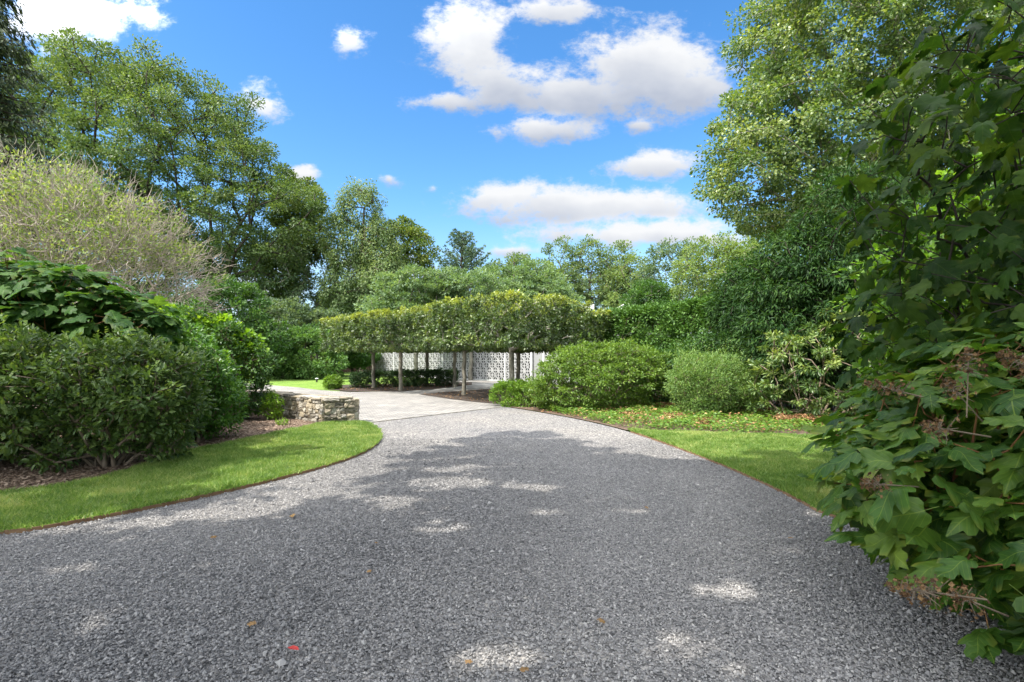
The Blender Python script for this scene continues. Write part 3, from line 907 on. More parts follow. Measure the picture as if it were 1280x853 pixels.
def mulch():
    rng = np.random.default_rng(5)
    n = 90000
    P = np.c_[rng.uniform(-9, -2.5, n), rng.uniform(4.2, 13, n)]
    P = P[poly_in(P, bed_left) & view_mask(P, .2)]; n = len(P)
    a = rng.uniform(0, 6.28, n); L = rng.uniform(.012, .04, n); w = L * rng.uniform(.25, .6, n)
    dx, dy = np.cos(a), np.sin(a)
    z = .022 + rng.uniform(0, .018, n)
    V = np.stack([np.c_[P[:, 0] + dx * L, P[:, 1] + dy * L, z + rng.normal(0, .008, n)], np.c_[P[:, 0] - dy * w, P[:, 1] + dx * w, z],
                  np.c_[P[:, 0] - dx * L, P[:, 1] - dy * L, z + rng.normal(0, .008, n)], np.c_[P[:, 0] + dy * w, P[:, 1] - dx * w, z]], 1)
    o = mesh_obj('mulch', V.reshape(-1, 3), np.arange(n * 4).reshape(-1, 4), M['mulch_chip'], attrs={'tone': np.repeat(rng.beta(1.6, 2, n), 4)})
    tag(o, 'brown bark mulch on the left planting bed', None, None, 'stuff')
mulch()

# ------------------------------------------------------------------ stone wall, screen, buildings
def stone_wall():
    rng = np.random.default_rng(21)
    root = empty('stone_wall', (-3.9, 11.8, 0), 'low dry-laid tan fieldstone wall curving from the grass tip behind the left shrubs', 'stone wall')
    path = [np.array(p) for p in [(-3.60, 11.62), (-4.22, 11.45), (-5.0, 12.1), (-5.9, 12.85), (-7.1, 13.7), (-8.6, 14.5)]]
    T = .44; H = .56
    def offs(d):
        out = []
        for i, p in enumerate(path):
            t = (path[min(i + 1, len(path) - 1)] - path[max(i - 1, 0)]); t = t / np.linalg.norm(t)
            out.append(p + np.array((t[1], -t[0])) * -d)
        return out
    core = MB()
    A, B = offs(-.06), offs(-(T - .06))
    # which side is 'behind': the wall runs to the left/back, its back is to the right of travel
    core.prism([tuple(p) for p in A] + [tuple(p) for p in B[::-1]], 0.0, H - .03)
    core.build('wall_core', soil_mat, root)
    sm = [[], [], []]; n = 0
    def stone(c, ax, nm, w, h, d):
        nonlocal n
        # rounded block: a box cut twice and pushed towards an ellipsoid, with rough faces
        k = 5
        g = np.linspace(-1, 1, k)
        V = []; idx = {}
        Fq = []
        for face in range(6):
            ids = np.zeros((k, k), int)
            for i in range(k):
                for j in range(k):
                    p = {0: (g[i], g[j], 1), 1: (g[j], g[i], -1), 2: (1, g[i], g[j]), 3: (-1, g[j], g[i]), 4: (g[j], 1, g[i]), 5: (g[i], -1, g[j])}[face]
                    key = tuple(round(q, 3) for q in p)
                    if key not in idx: idx[key] = len(V); V.append(p)
                    ids[i, j] = idx[key]
            for i in range(k - 1):
                for j in range(k - 1):
                    Fq.append((ids[i, j], ids[i + 1, j], ids[i + 1, j + 1], ids[i, j + 1]))
        V = np.array(V, float)
        sph = V / np.linalg.norm(V, axis=1, keepdims=True) * 1.28
        V = V * .80 + sph * .20
        ph = rng.uniform(0, 6, 3)
        V += .07 * np.sin(V[:, [1, 2, 0]] * 2.3 + ph) + rng.normal(0, .045, V.shape)
        up = np.array((0, 0, 1.)); 
        tl = rng.normal(0, .07)
        V[:, 0], V[:, 2] = V[:, 0] * math.cos(tl) - V[:, 2] * math.sin(tl), V[:, 0] * math.sin(tl) + V[:, 2] * math.cos(tl)
        Wd = c + ax * (V[:, 0:1] * w / 2) + nm * (V[:, 1:2] * d / 2) + up * (V[:, 2:3] * h / 2)
        sm[0].append(Wd); sm[1].append(np.array(Fq) + n); sm[2].append(np.full(len(V), rng.uniform())); n += len(V)
    def face_run(a, b, side_d=.0, hh=H):
        ax = np.array((*(b - a), 0)); L = np.linalg.norm(ax); ax /= L
        nm = np.array((ax[1], -ax[0], 0))
        z = .0
        while z < hh - .05:
            h = rng.uniform(.05, .15)
            if z + h > hh - .06: h = hh - z
            x = -.02
            while x < L - .02:
                w = min(rng.uniform(.07, .26), L - x + .03)
                if w < .05: break
                hs = h
                if rng.uniform() < .22 and h > .11:      # two small stones one above the other
                    stone(np.array((*a, 0)) + ax * (x + w / 2) + nm * rng.uniform(-.015, .02) + np.array((0, 0, z + h * .27)), ax, nm, w * .96, h * .5, .2)
                    stone(np.array((*a, 0)) + ax * (x + w / 2) + nm * rng.uniform(-.015, .02) + np.array((0, 0, z + h * .76)), ax, nm, w * .96, h * .46, .2)
                else:
                    stone(np.array((*a, 0)) + ax * (x + w / 2) + nm * rng.uniform(-.02, .025) + np.array((0, 0, z + h / 2)), ax, nm, w * .97, hs * .97, .2)
                x += w
            z += h
    F0, B0 = offs(-.08), offs(-(T - .08))
    for i in range(len(path) - 1):
        face_run(F0[i + 1], F0[i]); face_run(B0[i], B0[i + 1])
    face_run(F0[0], B0[0])
    # flat cap stones
    mid = offs(-T / 2)
    for i in range(len(path) - 1):
        a, b = mid[i], mid[i + 1]; ax = np.array((*(b - a), 0)); L = np.linalg.norm(ax); ax /= L; nm = np.array((ax[1], -ax[0], 0)); x = 0
        while x < L:
            w = rng.uniform(.25, .5)
            for q in (-.12, .12):
                stone(np.array((*a, 0)) + ax * (x + w / 2 + rng.uniform(-.05, .05)) + nm * (q) + np.array((0, 0, H + rng.uniform(-.01, .01))), ax, nm, w * .96, .075, .26)
            x += w
    mesh_obj('stonework', np.concatenate(sm[0]), np.concatenate(sm[1]), M['stone'], root, {'tone': np.concatenate(sm[2])}, smooth=False)
stone_wall()

SD = np.array((-.7071, .7071)); SN = np.array((-.7071, -.7071)); S0 = np.array((1.2, 30.5))
def sp(t, o=0.0): return S0 + SD * t + SN * o
def breeze_screen():
    root = empty('breeze_block_screen', (*sp(8), 0), 'white pierced screen wall of star-pattern breeze blocks behind the clipped trees', 'screen wall')
    ang = math.atan2(SD[1], SD[0])
    m = MB()
    def bar(a, b, w, z0=None):
        # a, b: (t, z) ends of a bar in the plane of the screen
        a = np.array(a, float); b = np.array(b, float); d = (b - a) / np.linalg.norm(b - a); n = np.array((-d[1], d[0])) * w / 2
        pts = [a + n, b + n, b - n, a - n]
        V = [(*sp(p[0], o), p[1]) for o in (-.03, .03) for p in pts]
        m.add(V, [(0, 1, 2, 3), (7, 6, 5, 4), (0, 4, 5, 1), (1, 5, 6, 2), (2, 6, 7, 3), (3, 7, 4, 0)])
    runs = [(0.10, 2.22, 4), (2.34, 8.64, 11), (8.76, 15.06, 11), (15.18, 18.3, 5), (-6.4, -1.0, 9)]
    zb, rows, rh = .06, 4, .621
    for t0, t1, nc in runs:
        m = MB(); cw = (t1 - t0) / nc
        for i in range(nc):
            for j in range(rows):
                x, z = t0 + (i + .5) * cw, zb + (j + .5) * rh
                hx, hz = cw / 2 - .003, rh / 2 - .003
                e = .016
                # frame of the block
                bar((x - hx, z + hz - e), (x + hx, z + hz - e), .034); bar((x - hx, z - hz + e), (x + hx, z - hz + e), .034)
                bar((x - hx + e, z - hz + .034), (x - hx + e, z + hz - .034), .034); bar((x + hx - e, z - hz + .034), (x + hx - e, z + hz - .034), .034)
                for k in range(8):
                    a = k * math.pi / 4
                    f = 1 / max(abs(math.cos(a)), abs(math.sin(a)))
                    r = .9
                    bar((x + math.cos(a) * .03, z + math.sin(a) * .03), (x + math.cos(a) * f * (hx - .034), z + math.sin(a) * f * (hz - .034)), .046)
        m.build('screen_panel', M['block_white'], root)
    for t in (0.04, 2.28, 8.70, 15.12, 18.36, -.94):
        m = MB(); m.box((*sp(t), 1.31), (.055, .07, 1.31), ang); m.build('post', M['render_white'], root)
    m = MB(); m.box((*sp(6), 2.665), (12.5, .09, .05), ang); m.build('cap', M['render_white'], root)
    m = MB(); m.box((*sp(9.2), .025), (9.2, .08, .03), ang); m.build('base', M['render_white'], root)
breeze_screen()

def pavilion():
    root = empty('garden_pavilion', (*sp(8, -4), 0), 'low flat-roofed grey building behind the pierced white screen wall', 'building')
    ang = math.atan2(SD[1], SD[0])
    m = MB(); m.box((*sp(6, -4.2), 1.28), (11.5, 3.2, 1.28), ang); m.build('wall', M['wall_grey'], root)
    m = MB(); m.box((*sp(6, -4.0), 2.80), (12.0, 3.75, .075), ang); m.build('roof', M['render_white'], root)
    m = MB(); m.box((*sp(-.45, -.12), 1.08), (.40, .03, 1.08), ang); d = m.build('door', M['door_grey'], root)
    m = MB(); m.box((*sp(-.12, -.06), 1.05), (.02, .02, .09), ang); m.build('handle', M['metal_dark'], d)
    m = MB(); m.box((*sp(-.45, -.06), 2.37), (.47, .07, .20), ang); m.build('door_lintel', M['render_white'], root)
    m = MB(); m.box((*sp(-5, -3.9), .04), (.01, .01, .01), ang)
pavilion()

def white_house():
    Y = 52
    root = empty('white_house', (9, Y, 0), 'white house with a steep gable glimpsed above the clipped trees', 'house')
    m = MB(); m.box((10.5, Y + 4, 2.4), (5.5, 4, 2.4)); m.build('wall', M['render_white'], root)
    g = MB()
    g.add([(9.6, Y + .05, 4.8), (14.6, Y + .05, 4.8), (12.0, Y + .05, 7.05), (9.6, Y + 7.8, 4.8), (14.6, Y + 7.8, 4.8), (12.0, Y + 7.8, 7.05)], [(0, 1, 2), (5, 4, 3), (0, 3, 4, 1)])
    g.build('gable', M['render_white'], root)
    r = MB()
    for sx, x0, z0 in ((-1, 9.3, 4.6), (1, 14.9, 4.6)):
        V = [(x0, Y - .3, z0), (12.0, Y - .3, 7.12), (12.0, Y + 8, 7.12), (x0, Y + 8, z0)]
        V += [(x, y, z + .12) for x, y, z in V]
        r.add(V, [(0, 1, 2, 3), (4, 5, 6, 7), (0, 1, 5, 4), (3, 2, 6, 7), (0, 3, 7, 4), (1, 2, 6, 5)])
    r.build('roof', M['render_white'], root)
    c = MB(); c.box((7.45, Y + 1.2, 5.75), (.95, .9, 1.2)); ch = c.build('chimney', M['render_white'], root)
    c = MB(); c.box((7.3, Y + 1.2, 7.06), (1.4, 1.2, .12)); c.box((7.3, Y + 1.2, 7.27), (.8, .7, .08)); c.build('chimney_cap', M['roof_grey'], ch)
    w = MB(); w.box((12.0, Y + .02, 5.5), (.35, .04, .5)); w.build('window', M['glass'], root)
white_house()

def left_house():
    Y = 58
    x = W(322, 420, Y)[0]
    root = empty('neighbouring_house', (x, Y, 0), 'pale house roof glimpsed between the left shrubs and the dogwood', 'house')
    m = MB(); m.box((x - 1, Y + 3, 1.8), (6, 3, 1.8)); m.build('wall', M['render_white'], root)
    r = MB(); V = [(x - 7.4, Y - .4, 3.55), (x + 5.4, Y - .4, 3.55), (x + 5.4, Y + 6.4, 3.55), (x - 7.4, Y + 6.4, 3.55), (x - 5.5, Y + 3, 5.0), (x + 3.5, Y + 3, 5.0)]
    r.add(V, [(0, 1, 5, 4), (1, 2, 5), (2, 3, 4, 5), (3, 0, 4), (3, 2, 1, 0)]); r.build('roof', simple_mat('pale_roof', (.42, .42, .45), (.55, .55, .58), 3), root)
left_house()

def wood_fence():
    rng = np.random.default_rng(4)
    root = empty('timber_fence', (-14, 50, 0), 'dark brown board fence in the shade beyond the far lawn', 'fence')
    b = MB()
    for i in range(120):
        x = -34 + i * .2
        b.box((x + 4, 52 - i * .012, .95 + rng.uniform(-.015, .015)), (.094, .012, .93), 0)
    b.build('fence_boards', M['fence_wood'], root)
    for i in range(11):
        m = MB(); m.box((-30 + i * 2.35, 51.87 - i * .14, 1.0), (.06, .06, 1.0)); m.build('post', M['fence_wood'], root)
wood_fence()

def path_light():
    x, y = W(396, 476, 31)[:2]
    root = empty('path_light', (x, y, 0), 'tiny dark garden light with a pale cap standing in the far lawn', 'garden light')
    m = MB(); m.lathe((x, y, 0), [(.05, -.04), (.05, .12), (.075, .13), (.075, .20)], 10); m.build('stake', M['metal_dark'], root)
    m = MB(); m.lathe((x, y, .2), [(.10, 0), (.10, .03), (.03, .05)], 12); m.build('cap', M['lamp_white'], root)
path_light()

# ------------------------------------------------------------------ clipped trees in front of the screen
def clipped_tree_proto():
    rng = np.random.default_rng(31)
    lab = 'box-clipped hornbeam with a bare trunk'
    x, y = 0.0, 0.0
    root = empty('clipped_tree', (0, 0, 0), lab, 'tree', 'box-clipped trees in front of the screen wall')
    hw, z0, z1 = 1.9, 1.95, 3.42
    n = 620
    C = np.c_[rng.uniform(-hw, hw, n), rng.uniform(-hw, hw, n), rng.uniform(z0, z1, n)]
    # push most of them to the faces of the box
    f = rng.integers(0, 6, n); k = rng.uniform(0, 1, n) < .8
    for a, (lo, hi) in enumerate(((-hw, hw), (-hw, hw), (z0, z1))):
        C[k & (f == 2 * a), a] = lo; C[k & (f == 2 * a + 1), a] = hi
    C += rng.normal(0, .035, C.shape)
    r = np.hypot(C[:, 0], C[:, 1])
    s = np.where(r > hw * 1.36, hw * 1.36 / np.maximum(r, .01), 1); C[:, :2] *= s[:, None]
    A, par, rad = grow(rng, (0, 0, 0), C, (0.02, 0, 1.75), .088, .006, .1, .5, trunk_n=5, max_edge=.6)
    V, Fc = tubes(A, par, rad, 7, 1.25)
    mesh_obj('trunk', V, Fc, M['bark_grey'], root, smooth=True)
    E = [(0, 0, (z0 + z1) / 2, hw * 1.05, hw * 1.05, (z1 - z0) / 2 * 1.1)]
    P, D, Nn, S, tone = foliage(rng, C, E, 44, .13, .092, .9, .45, .9, .8, .1, .6)
    P[:, 2] = np.minimum(P[:, 2], z1 + .05 * rng.uniform(-1, 1.6, len(P)))
    tone = np.clip(tone * .75 + .55 * np.clip((P[:, 2] - z1 + .30) / .22, 0, 1) * rng.uniform(.6, 1, len(P)), 0, 1)   # top leaves toned lighter and yellower: sunlight put into the colour
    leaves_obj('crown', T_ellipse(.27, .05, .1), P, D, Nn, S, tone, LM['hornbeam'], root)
    return root

def copy_tree(root, loc, rz, sc, label):
    r = root.copy(); COL.objects.link(r)
    r.location = loc; r.rotation_euler = (0, 0, rz); r.scale = sc; r['label'] = label
    for ch in [o for o in bpy.data.objects if o.parent == root]:
        c = ch.copy(); COL.objects.link(c); c.parent = r
    return r

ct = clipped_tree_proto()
spots = [  # px of the trunk, distance, rotation, scale, what sets it apart
    (639, 17.6, .1, (1.02, 1.02, 1.0), 'box-clipped hornbeam nearest the camera, its thick trunk rising behind the low bright hedge'),
    (580, 20.2, 1.7, (.92, .92, 1.0), 'box-clipped hornbeam with a slim trunk in the dark mulch triangle beside the paved court'),
    (501, 22.9, 3.3, (1.0, 1.0, .98), 'box-clipped hornbeam with a pale trunk in front of the dark low hedge'),
    (467, 24.8, 4.8, (.95, .95, .98), 'box-clipped hornbeam at the far left end of the group, next to the screen edge'),
    (533.6, 27.2, .8, (1.05, 1.05, 1.0), 'box-clipped hornbeam with a dark trunk behind the low hedge, against the screen'),
    (568, 25.6, 2.4, (1.02, 1.02, 1.0), 'box-clipped hornbeam whose trunk stands at the right end of the dark hedge'),
    (648.5, 21.6, 5.5, (1.0, 1.0, .96), 'box-clipped hornbeam with a dark trunk just right of and behind the thickest one'),
    (716, 20.2, 4.1, (.95, .95, .93), 'box-clipped hornbeam at the right end of the group, its trunk hidden by the mounded shrub')]
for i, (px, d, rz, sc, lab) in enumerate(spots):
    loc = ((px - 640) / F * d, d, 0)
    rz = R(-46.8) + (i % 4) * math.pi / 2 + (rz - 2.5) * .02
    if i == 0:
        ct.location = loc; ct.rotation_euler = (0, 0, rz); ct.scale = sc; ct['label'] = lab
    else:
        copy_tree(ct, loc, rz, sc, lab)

# ------------------------------------------------------------------ far trees
def E_at(px, py, d, rx, ry, rz):
    """ellipsoid centred on a place of the photograph at distance d; radii in metres"""
    w = W(px, py, d)
    return (w[0], w[1], w[2], rx, ry, rz)

def far_trees():
    # big oak-like tree on the left
    k = 47 / 36
    b = W(262, 447, 47)
    plant('shade_tree', 'huge spreading broadleaf tree filling the sky on the left', 'tree', (b[0], 47),
          [E_at(105, 170, 48, 6.0 * k, 5 * k, 6.6 * k), E_at(195, 205, 47, 6.8 * k, 5.5 * k, 6.9 * k), E_at(285, 265, 46, 5.6 * k, 5 * k, 4.6 * k), E_at(40, 235, 49, 5.5 * k, 5 * k, 7.5 * k),
           E_at(345, 292, 46, 3.0 * k, 3.5 * k, 3.0 * k), E_at(245, 220, 47, 5.4 * k, 5 * k, 5.6 * k), E_at(215, 150, 47, 4.2 * k, 4 * k, 3.6 * k), E_at(140, 128, 47, 3.4 * k, 4 * k, 2.4 * k), E_at(320, 345, 46, 3.4 * k, 3 * k, 2.2 * k), E_at(120, 330, 48, 6 * k, 4 * k, 4 * k)],
          1600, 230, 1.02, .235, 'oak', 'bark_dark', 41, trunk_top=W(262, 330, 47), r_trunk=.55, r_tip=.035, up=.7, rnd=.8, max_edge=3, gaps=.06, lumps=(30, 2.0), wander=.08)
    b = W(372, 447, 50)
    plant('maple_tree', 'yellow-green maple at the right shoulder of the huge spreading tree', 'tree', (b[0], 50),
          [E_at(372, 265, 49, 1.9 * k, 2, 2.6 * k), E_at(352, 330, 49, 2.2 * k, 2, 2.4 * k), E_at(385, 300, 49, 1.2 * k, 1.6, 2 * k)],
          140, 150, .75, .26, 'maple_far', 'bark_dark', 42, trunk_top=W(366, 330, 50), r_trunk=.22, r_tip=.02, max_edge=2, gaps=.2)
    # spruce on the very left
    spruce()
    # dark understorey below the big tree
    b = W(285, 447, 33)
    plant('understorey_shrub', 'dark green shrub mass in the shade under the huge spreading tree', 'shrub', (b[0], 33),
          [E_at(285, 392, 33, 2.6, 2.5, 2.2), E_at(315, 425, 33, 2.3, 2, 1.6), E_at(240, 400, 34, 2.6, 2, 2.0)],
          200, 110, .5, .20, 'laurel', 'bark_dark', 43, r_trunk=.12, r_tip=.015, names=('stem', 'foliage'), max_edge=1.5)
    # silvery airy trees
    for j, (px, py, d, rx, rz, lab) in enumerate([
            (348, 345, 46, 3.2, 3.4, 'airy silver-green tree with sky showing through, beside the huge tree'),
            (396, 342, 50, 3.3, 3.9, 'airy grey-green tree with sky showing through, left of the tall birch')]):
        b = W(px, 447, d)
        plant('airy_tree', lab, 'tree', (b[0], d), [E_at(px, py, d, rx, 2.5, rz), E_at(px + 6, py + 45, d, rx * .8, 2, rz * .6), E_at(px - 12, py + 20, d, rx * .7, 2, rz * .7)],
              150, 60, .75, .22, 'silver', 'bark_grey', 44 + j, trunk_top=W(px, py + 40, d), r_trunk=.16, r_tip=.02, max_edge=2, gaps=.35, droop=.4, rnd=.9)
    # dogwood shrubs at the lawn
    for j, (px, py, d, rx, rz, lm, lab) in enumerate([
            (385, 441, 36, 2.3, 1.9, 'dogwood', 'bright layered dogwood shrub right of the pale lawn edge'),
            (345, 447, 36.5, 1.9, 1.75, 'dogwood', 'greyish green dogwood shrub at the left end of the far lawn'),
            (352, 408, 39, 2.6, 2.2, 'silver', 'tall loose grey-green shrub behind the dogwoods'),
            (402, 412, 40, 2.2, 1.6, 'silver', 'loose grey-green shrub behind the far left clipped tree'),
            (440, 432, 42, 1.6, 1.2, 'laurel', 'dark small-leaved shrub between the dogwood and the screen end')]):
        b = W(px, 447, d)
        plant('dogwood_shrub' if lm == 'dogwood' else 'far_shrub', lab, 'shrub', (b[0], d), [E_at(px, py, d, rx, 1.8, rz), E_at(px + 12, py + 14, d - .6, rx * .8, 1.5, rz * .7)],
              130, 95, .42, .19, lm, 'bark_dark', 50 + j, r_trunk=.08, r_tip=.012, names=('stem', 'foliage'), max_edge=1.2, zmin=.1, up=.9)
    # tall birch with hanging foliage
    b = W(452, 447, 46)
    plant('birch_tree', 'tall feathery birch with hanging grey-green foliage', 'tree', (b[0], 46),
          [E_at(450, 262, 46, 1.9, 2, 2.7), E_at(432, 305, 46, 2.2, 2.3, 3.2), E_at(466, 312, 46, 2.6, 2.3, 3.2), E_at(445, 360, 46, 3.3, 2.6, 2.8), E_at(480, 350, 45, 2.2, 2.2, 3.0)],
          330, 120, .6, .20, 'birch', 'bark', 60, trunk_top=W(455, 260, 46), r_trunk=.22, r_tip=.02, max_edge=2, gaps=.22, droop=1.0, flat=1.2, up=.4)
    b = W(505, 447, 50)
    plant('shade_tree', 'rounded dark olive tree directly behind the tall birch', 'tree', (b[0], 50),
          [E_at(502, 320, 50, 3.2, 3, 3.6), E_at(520, 350, 50, 2.0, 2.5, 3.0), E_at(482, 330, 50, 2.5, 2.5, 3.5)],
          230, 130, .7, .25, 'maple_far', 'bark_dark', 61, trunk_top=W(505, 370, 50), r_trunk=.25, r_tip=.02, max_edge=2)
    b = W(445, 447, 52)
    plant('shade_tree', 'dark dense tree low behind the trunk of the tall birch', 'tree', (b[0], 52),
          [E_at(448, 385, 52, 4.4, 2.5, 2.6), E_at(475, 372, 52, 3.2, 2.5, 2.6)],
          200, 120, .7, .25, 'laurel', 'bark_dark', 62, trunk_top=W(445, 410, 52), r_trunk=.25, r_tip=.02, max_edge=2)
    pine()
    # feathery locusts above the clipped trees
    for j, (px, py, d, rx, rz, lab) in enumerate([
            (520, 376, 33, 2.7, 1.4, 'feathery honey locust low behind the left clipped trees'),
            (588, 368, 34, 2.8, 1.5, 'feathery honey locust below the dark pine'),
            (655, 362, 38, 3.0, 1.9, 'feathery honey locust right of the pine, with a ragged top'),
            (672, 374, 37, 1.6, 1.4, 'feathery honey locust beside the white chimney')]):
        b = W(px, 447, d)
        plant('honey_locust', lab, 'tree', (b[0], d), [E_at(px, py, d, rx, 2.2, rz), E_at(px - 20, py + 12, d, rx * .8, 2, rz * .8), E_at(px + 22, py + 6, d + .5, rx * .8, 2, rz * .8)],
              210, 120, .55, .19, 'locust', 'bark_grey', 70 + j, trunk_top=W(px, py + 35, d), r_trunk=.14, r_tip=.015, max_edge=1.5, up=1.1, flat=.4, rnd=.7, group='honey locusts behind the clipped trees', crown_flat=.6, gaps=.3, lumps=(14, .7))
    # row behind, with small round heads on the skyline
    heads = [(652, 340, 60, 1.9, 2.0), (700, 326, 62, 2.0, 2.6), (737, 324, 62, 1.8, 2.6), (772, 326, 60, 1.6, 2.4), (792, 342, 58, 2.2, 2.2), (672, 350, 58, 2.6, 2.2), (620, 348, 60, 2.0, 1.8)]
    labs = ['small round-headed skyline tree right of the pine', 'upright skyline tree at the left of the tallest pair', 'upright skyline tree, tallest in the far row', 'slim skyline tree right of the tallest one',
            'low willowy skyline tree at the gap in the treeline', 'low wide skyline tree behind the locusts', 'small skyline tree touching the pine']
    for j, (px, py, d, rx, rz) in enumerate(heads):
        b = W(px, 447, d)
        plant('skyline_tree', labs[j], 'tree', (b[0], d), [E_at(px, py, d, rx, 2, rz), E_at(px + 3, py + 30, d, rx * 1.5, 2.4, rz * 1.1)],
              90, 75, .7, .26, 'willowy' if j in (4, 5) else 'birch', 'bark', 80 + j, trunk_top=W(px, py + 30, d), r_trunk=.2, r_tip=.025, max_edge=2, gaps=.15, group='trees on the skyline above the clipped trees')
    for j, (px, py, d, rx, rz, lm, lab) in enumerate([
            (768, 366, 66, 4.6, 3.6, 'silver', 'soft grey-green willow behind the white gable'),
            (842, 345, 44, 2.9, 3.2, 'silver', 'grey-green airy tree left of the pale yellow-green one'),
            (893, 350, 38, 3.2, 3.2, 'willowy', 'pale yellow-green tree left of the big poplar'),
            (930, 360, 36, 2.6, 3.6, 'willowy', 'pale yellow-green tree tucked under the big poplar'),
            (812, 378, 42, 2.0, 1.6, 'laurel', 'dark small tree at the base of the airy grey-green one')]):
        b = W(px, 447, d)
        plant('garden_tree', lab, 'tree', (b[0], d), [E_at(px, py, d, rx, 2.4, rz), E_at(px - 8, py + 35, d, rx * .9, 2.2, rz * .7), E_at(px + 14, py + 25, d, rx * .8, 2.2, rz * .7)],
              190, 110, .55, .19, lm, 'bark_grey', 95 + j, trunk_top=W(px, py + 30, d), r_trunk=.15, r_tip=.02, max_edge=1.8, gaps=.15, crown_flat=.7)
    b = W(1000, 447, 40)
    plant('garden_tree', 'broad mid-green tree filling the gap behind the poplar', 'tree', (b[0], 40), [E_at(1010, 330, 40, 5.5, 3, 6), E_at(1120, 300, 42, 6, 3, 8), E_at(1250, 280, 42, 7, 3, 9)],
          330, 110, .9, .28, 'oak', 'bark', 110, trunk_top=W(1010, 380, 40), r_trunk=.3, r_tip=.03, max_edge=2.5)

def spruce():
    rng = np.random.default_rng(77)
    d = 27; b = W(-18, 447, d)
    root = empty('spruce_tree', (b[0], d, 0), 'tall dark spruce cut by the left edge of the picture', 'tree')
    H = 24.5
    A = [np.array((b[0], d, 0.))]; par = [-1]; rad = [.32]
    for i in range(1, 25):
        A.append(np.array((b[0] + rng.normal(0, .02), d, H * i / 24))); par.append(i - 1); rad.append(.32 * (1 - i / 25) + .02)
    P, D, Nn = [], [], []
    for z in np.arange(3.5, H - .3, .42):
        L = (H - z) * .235 + .4
        for k in range(7):
            a = rng.uniform(0, 6.283); l = L * rng.uniform(.7, 1.1)
            dr = np.array((math.cos(a), math.sin(a), 0))
            prev = int(z / H * 24)
            m = max(3, int(l / .35))
            for q in range(1, m + 1):
                t = q / m
                x = np.array((b[0], d, z)) + dr * l * t + np.array((0, 0, -.42 * l * t + .28 * l * t ** 2.5))
                A.append(x); par.append(prev); rad.append(.05 * (1 - t) + .012); prev = len(A) - 1
                w = .55 * (1 - .5 * t)
                for _ in range(16):
                    sd = np.cross(dr, (0, 0, 1)) * rng.choice((-1, 1))
                    P.append(x + sd * rng.uniform(0, w) + dr * rng.uniform(-.2, .2) - np.array((0, 0, rng.uniform(0, .35))))
                    D.append(sd * .5 + dr * .6 + np.array((0, 0, -.8)) + rng.normal(0, .25, 3)); Nn.append(np.array((0, 0, 1.)) + dr * .4 + rng.normal(0, .5, 3))
    V, Fc = tubes(np.array(A), np.array(par), np.array(rad), 5, 1)
    mesh_obj('trunk', V, Fc, M['bark_dark'], root, smooth=True)
    P, D, Nn = np.array(P), np.array(D), np.array(Nn)
    leaves_obj('crown', T_diamond(.14, .04), P, D, Nn, .34 * rng.uniform(.6, 1.3, len(P)), rng.uniform(0, 1, len(P)), LM['spruce'], root)

def pine():
    rng = np.random.default_rng(78)
    d = 60; b = W(577, 447, d)
    root = empty('pine_tree', (b[0], d, 0), 'dark blue-green pine with upswept boughs standing on the skyline', 'tree')
    H = 16.0
    A = [np.array((b[0], d, 0.))]; par = [-1]; rad = [.3]
    for i in range(1, 21):
        A.append(np.array((b[0], d, H * i / 20))); par.append(i - 1); rad.append(.3 * (1 - i / 21) + .03)
    P, D, Nn = [], [], []
    for z in np.arange(8.2, H - .2, .42):
        t0 = (H - z) / (H - 8.2)
        L = .7 + 2.7 * math.sin(min(1, t0 * 1.25) * math.pi / 2)
        for k in range(6):
            a = rng.uniform(0, 6.283); l = L * rng.uniform(.75, 1.12); dr = np.array((math.cos(a), math.sin(a), 0))
            prev = int(z / H * 20); m = max(3, int(l / .3))
            for q in range(1, m + 1):
                t = q / m
                x = np.array((b[0], d, z)) + dr * l * t + np.array((0, 0, .10 * l * t + .42 * l * t * t))
                A.append(x); par.append(prev); rad.append(.04 * (1 - t) + .015); prev = len(A) - 1
                if t > .3:
                    for _ in range(15):
                        v = unit(rng.normal(0, 1, 3)); v[2] = abs(v[2]) * .8
                        P.append(x + v * .12); D.append(v + np.array((0, 0, .6)) + dr * .7); Nn.append(rng.normal(0, 1, 3))
    V, Fc = tubes(np.array(A), np.array(par), np.array(rad), 5, 1)
    mesh_obj('trunk', V, Fc, M['bark_dark'], root, smooth=True)
    P, D, Nn = np.array(P), np.array(D), np.array(Nn)
    leaves_obj('crown', T_diamond(.16, .04), P, D, Nn, .30 * rng.uniform(.7, 1.2, len(P)), rng.uniform(0, 1, len(P)), LM['pine'], root)
far_trees()

def woodland():
    rng = np.random.default_rng(9)
    n = 1500
    x = rng.uniform(-130, 130, n); y = 84 + rng.uniform(-6, 6, n) - np.abs(x) * .12
    h = 5.5 + 2.0 * np.sin(x * .13) + 1.2 * np.sin(x * .37 + 1)
    C = np.c_[x, y, rng.uniform(.0, 1, n) ** .7 * h]
    E = [(0, 84, 0, 140, 14, 9)]
    P, D, Nn, S, tone = foliage(rng, C, E, 60, 1.5, .5, .8, .8, .6, .8)
    Nn = unit(Nn + np.array((0, -.8, 0)))
    o = leaves_obj('woodland', T_diamond(), P, D, Nn, S, tone, LM['oak'], None)
    tag(o, 'far band of woodland closing the horizon', None, None, 'stuff')
woodland()

